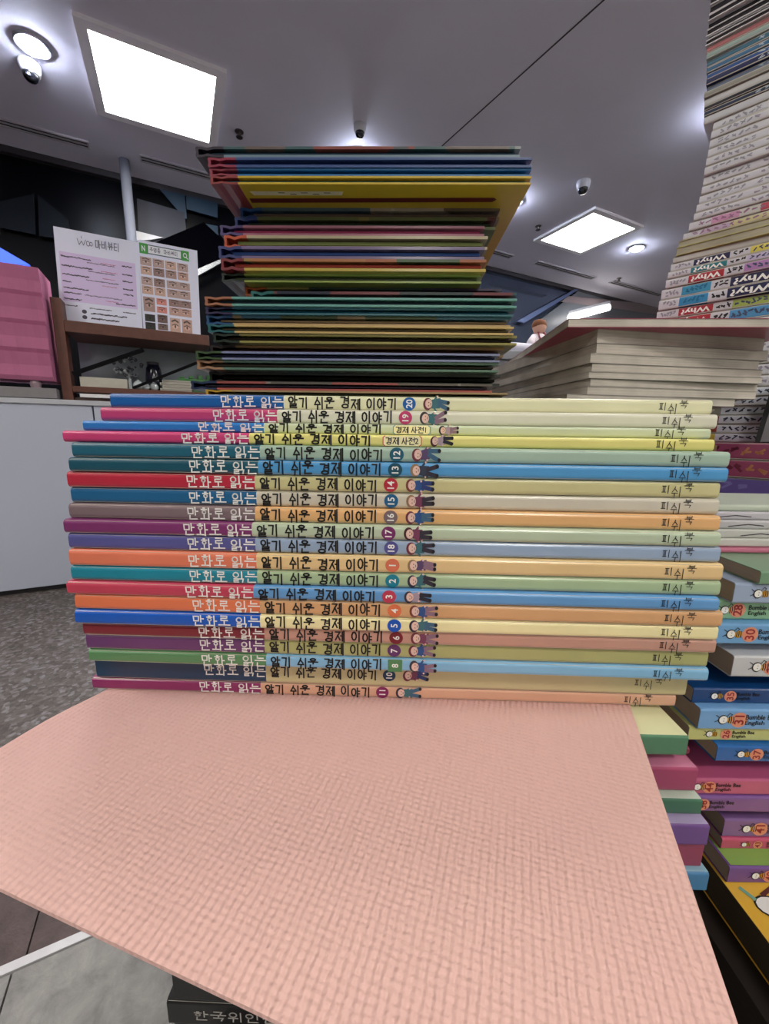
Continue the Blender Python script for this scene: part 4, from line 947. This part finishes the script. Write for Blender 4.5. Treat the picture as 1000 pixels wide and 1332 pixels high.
# leaning dark-edged grey board in front of the tower
zb_ = [z for z, q in zip(zt2, TW) if q[3] == ('mag', 0)][0]
q0 = tower_pt(982, 571, -.02); q1 = tower_pt(1004, 500, -.012)
root = thing('grey_board_book', 'grey board with black edge leaning against the right tower', 'book', (q0.x, q0.y, zb_+.0003), 0)
v = (q1-q0); v.z = q1.z-zb_; n = Vector((.707, -.707, 0))*.09; e = Vector((.707, .707, 0))*.004
A = Vector((0, 0, 0))
mb = MB(); mb.hexa([A, A+n*.06, A+n*.06+e, A+e, A+v, A+v+n*.06, A+v+n*.06+e, A+v+e], mat((24, 24, 28), rough=.4)); mb.build('edge_strip', root)
mb = MB(); a = A+n*.061+Vector((0, 0, .001)); mb.hexa([a, a+n, a+n+e, a+e, a+v, a+v+n, a+v+n+e, a+v+e], mat((132, 132, 136), rough=.5)); mb.build('board', root)
# ---------------------------------------------------------------- ENGLISH STORYBOOK PILE at the right edge
def bee(t, x, zc, s, P0_=.00013):
    lay = lambda k: (lambda a, b: (a, -P0_-.00004*k, b))
    def el(cx, cz, rx, rz, m, k, n=14): t.poly([lay(k)(cx+rx*math.cos(2*math.pi*q/n), cz+rz*math.sin(2*math.pi*q/n)) for q in range(n)], m)
    yel = mat((214, 160, 60), var=0)
    el(x, zc, .5*s, .55*s, INK, 0); el(x+.04*s, zc, .42*s, .44*s, wht, 1)
    stroke(t, [(x-.45*s, zc+.3*s), (x-.75*s, zc+.5*s)], .08*s, INK, lay(0)); stroke(t, [(x-.5*s, zc-.1*s), (x-.8*s, zc-.25*s)], .08*s, INK, lay(0))
    el(x+.82*s, zc, .42*s, .42*s, yel, 0)
    for q in (.6, .82, 1.04): stroke(t, [(x+q*s, zc-.34*s), (x+(q+.05)*s, zc), (x+q*s, zc+.34*s)], .1*s, INK, lay(1))
    stroke(t, [(x+.35*s, zc+.4*s), (x+.6*s, zc+.75*s), (x+.85*s, zc+.6*s), (x+.7*s, zc+.4*s)], .07*s, INK, lay(1))
    for q in (-.14, .14): el(x+.08*s, zc+q*s, .05*s, .05*s, INK, 2, 8)
BB = [ # xl yt yb Y colour page number words  bee_px num_px text_px
 (915,656,665,.205,(206,208,206),None,'white booklet, topmost of the pale pile',None),
 (915,665,676,.2045,(200,196,206),None,'pale lilac booklet with dark scribble',None),
 (916,676,688,.204,(198,196,200),None,'pale booklet with dark scribble line',None),
 (917,688,700,.2035,(204,204,200),None,'pale grey booklet above the cream one',None),
 (917,700,713,.203,(206,206,200),None,'cream white booklet above the pink book',None),
 (915,713,732,.200,(198,112,140),None,'pink book below the pale booklets',None),
 (987,735,761,.172,(120,160,128),None,'green board book with brown page side',None),
 (952,762,785,.174,(160,178,206),'27','pale blue storybook with bee print',(985,None,None)),
 (925,788,810,.178,(140,184,146),'28','green storybook with bee print',(941,958,972)),
 (930,811,838,.174,(112,168,218),'30','sky blue storybook with bee print',(950,975,986)),
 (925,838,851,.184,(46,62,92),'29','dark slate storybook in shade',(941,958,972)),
 (950,853,881,.172,(200,202,206),'33','grey white storybook with bee print',(984,1004,None)),
 (985,881,895,.215,(20,20,26),None,'filler book painted shadow black below the grey white storybook',None),  # added to fill a shaded gap; the black stands for the shade
 (898,895,921,.172,(8,62,120),'35','deep blue storybook with bee print',(928,949,957)),
 (907,922,949,.168,(116,168,220),'31','light blue storybook with pale corner',(940,961,969)),
 (893,950,968,.170,(196,200,130),'26','yellow green storybook with bee print',(921,943,951)),
 (930,970,991,.167,(16,100,176),'37','blue storybook with bee print above the dark gap',(963,984,993)),
 (960,991,1012,.205,(16,14,14),None,'filler book painted shadow black above the pink storybook',None),  # filler set back in the gap, its colour is the gap's shade
 (892,1013,1036,.166,(186,88,128),'44','pink storybook with bee print',(906,922,930)),
 (900,1036,1056,.165,(124,84,150),'38','violet storybook under the pink one',(903,914,922)),
 (975,1056,1064,.176,(60,56,36),None,'thin filler book painted shadow olive in the gap',None),  # thin filler added here, gap darkness put into its olive colour
 (938,1066,1091,.1705,(130,96,152),'41','mauve storybook with bee print',(970,988,997)),
 (937,1091,1105,.1697,(196,80,116),'43','rose storybook with bee print',(967,985,997)),
 (945,1128,1149,.161,(112,74,144),'40','purple storybook with green cover on the yellow book',(982,1001,None)),
]
zq = bounds([(q[0], q[1], q[2], q[3]) for k, q in enumerate(BB)], .0025)
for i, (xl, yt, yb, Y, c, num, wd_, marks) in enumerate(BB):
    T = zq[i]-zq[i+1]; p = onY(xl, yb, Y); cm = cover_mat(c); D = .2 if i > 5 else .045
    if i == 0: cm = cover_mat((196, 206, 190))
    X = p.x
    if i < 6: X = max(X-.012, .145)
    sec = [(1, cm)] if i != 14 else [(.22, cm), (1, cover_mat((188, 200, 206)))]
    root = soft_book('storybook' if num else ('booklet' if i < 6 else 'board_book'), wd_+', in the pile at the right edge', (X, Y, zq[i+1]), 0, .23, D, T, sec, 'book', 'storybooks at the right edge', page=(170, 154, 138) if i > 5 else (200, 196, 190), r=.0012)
    if marks:
        def lx(px): return onY(px, (yt+yb)/2, Y).x-X
        t = MB(); bee(t, lx(marks[0]), T*.5, T*.42); t.build('bee_print', COV[root.name])
        P = put_spine(.00016); P2 = put_spine(.0002)
        if marks[1]:
            t = MB(); x = lx(marks[1]); t.disc((x, -.00016, T*.5), T*.36, mat((226, 150, 120), var=0)); letters(t, num, x, T*.5, T*.42, mat((150, 30, 40), var=0), P2, rot=math.pi/2, bold=.02); t.build('volume_number', COV[root.name])
        if marks[2]:
            t = MB(); x = lx(marks[2]); wi = T*1.35; letters(t, 'Bumble Bee', x+wi*.5, T*.64, T*.24, INK, P, width=wi, bold=.015); letters(t, 'English', x+wi*.32, T*.34, T*.26, INK, P, width=wi*.62, bold=.015); t.build('spine_text', COV[root.name])
    if i in (1, 2, 3):
        t = MB(); P = put_spine(.0002)
        for k in range(4): a = .012+k*.03+i*.006; stroke(t, [(a, T*.3), (a+.01, T*.55), (a+.018, T*.4)], T*.1, mat((60, 50, 60), var=0), P)
        t.build('scribble', COV[root.name])
    if i == 23:
        t = MB(); t.poly([(.001, .001, T+.0001), (.22, .001, T+.0001), (.22, .19, T+.0001), (.001, .19, T+.0001)], cover_mat((140, 180, 90))); t.build('cover_print', COV[root.name])
# big yellow picture book and the dark ones under it, standing further out to the viewer
zy = zq[-1]
Xy = onz(1000, 1222, zy).x
T1 = .018
def big(name, label, X, Y0, z0, T, D, cm, page, L=.3):
    return soft_book(name, label, (X, Y0, z0), 0, L, D, T, [(1, cm)], 'book', 'large books at the lower right corner', page=page, pages_front=False)
r1 = big('large_picture_book', 'large yellow picture book with bee print at the lower right', Xy-.001, .085, zy-T1, T1, .24, cover_mat((236, 186, 66)), (74, 62, 50))
t = MB()
lay = lambda x, y: (x, y, T1+.0001)
lay2 = lambda x, y: (x, y, T1+.00018)
pc = onz(1004, 1180, zy); cx, cyy = pc.x-(Xy-.001), pc.y-.085
t.poly([lay(cx+.0075*math.cos(q*.45), cyy+.005*math.sin(q*.45)) for q in range(14)], INK); t.poly([lay2(cx+.0066*math.cos(q*.45), cyy+.0042*math.sin(q*.45)) for q in range(14)], wht)
stroke(t, [(cx-.0055, cyy+.0035), (cx-.008, cyy+.0075)], .002, mat((120, 170, 150), var=0), lay2); stroke(t, [(cx+.0, cyy+.005), (cx+.008, cyy+.0085)], .0016, mat((90, 40, 40), var=0), lay2)
t.build('bee_print', COV[r1.name], fix=False)
r2 = big('large_picture_book', 'large dark brown book directly under the yellow picture book', Xy-.012, .075, zy-T1-.022, .0215, .25, mat((40, 34, 30), rough=.4), (52, 46, 40))
r3 = big('large_picture_book', 'lowest large dark book at the lower right corner', Xy-.004, .08, ZT+.0002, zy-T1-.022-ZT-.0006, .25, mat((24, 20, 20), rough=.4), (30, 26, 24))
# ---------------------------------------------------------------- small things far behind, beside the paperbacks
root = thing('white_display_cabinet', 'white topped display cabinet behind the thick paperbacks', 'cabinet', (.0, 1.5, 0), .1)
zc_ = onY(690, 455, 1.52).z
local_box(root, 'body', (.1, .0, .0), (1.3, .45, zc_-.03), mat((120, 122, 130), rough=.5), .004); local_box(root, 'top', (.09, -.01, zc_-.03), (1.31, .46, zc_), mat((150, 152, 160), rough=.4), .003)
pr_ = onY(668, 444, 1.58)
root = thing('paper_roll', 'white paper roll lying beside the hardcover stack in the background', 'roll', (pr_.x-.05, 1.6, zc_+.022), .25)
mb = MB(); mb.lathe([(.02, 0), (.022, .002), (.022, .16), (.02, .162)], mat((196, 196, 214), rough=.6), 20, ax=0); mb.build('roll', root, smooth=True)
mb = MB(); mb.lathe([(.008, -.004), (.008, .166)], mat((120, 110, 110), rough=.7), 12, ax=0); mb.build('core', root)
pd_ = onY(702, 436, 1.7); root = thing('rag_doll', 'small white clothed doll with brown hair and red straps in the background', 'doll', (pd_.x+.01, 1.74, zc_), .2); root.scale = (1.05, 1.05, 1.05)
cl = mat((214, 206, 216), rough=.8, var=.05, bump=.4, scale=60); rd = mat((150, 50, 66), rough=.7)
mb = MB(); mb.lathe([(.05, 0), (.055, .02), (.045, .06), (.028, .09), (.012, .1)], cl, 20); mb.build('dress', root, smooth=True)
for s_ in (-1, 1):
    mb = MB(); mb.tube([(s_*.025, -.01, .085), (s_*.05, -.03, .06), (s_*.045, -.06, .03)], [.012, .014, .01], cl, 10); mb.build('arm', root, smooth=True)
    mb = MB(); mb.tube([(s_*.012, -.014, .1), (s_*.018, -.05, .06), (s_*.02, -.056, .01)], .004, rd, 6); mb.build('strap', root)
mb = MB(); mb.lathe([(.006, .098), (.02, .105), (.026, .12), (.022, .138), (.008, .146)], mat((206, 160, 140), rough=.6), 18); mb.build('head', root, smooth=True)
mb = MB(); mb.lathe([(.027, .122), (.028, .132), (.022, .146), (.008, .151)], mat((120, 72, 44), rough=.8), 18, (0, .003, 0)); mb.build('hair', root, smooth=True)
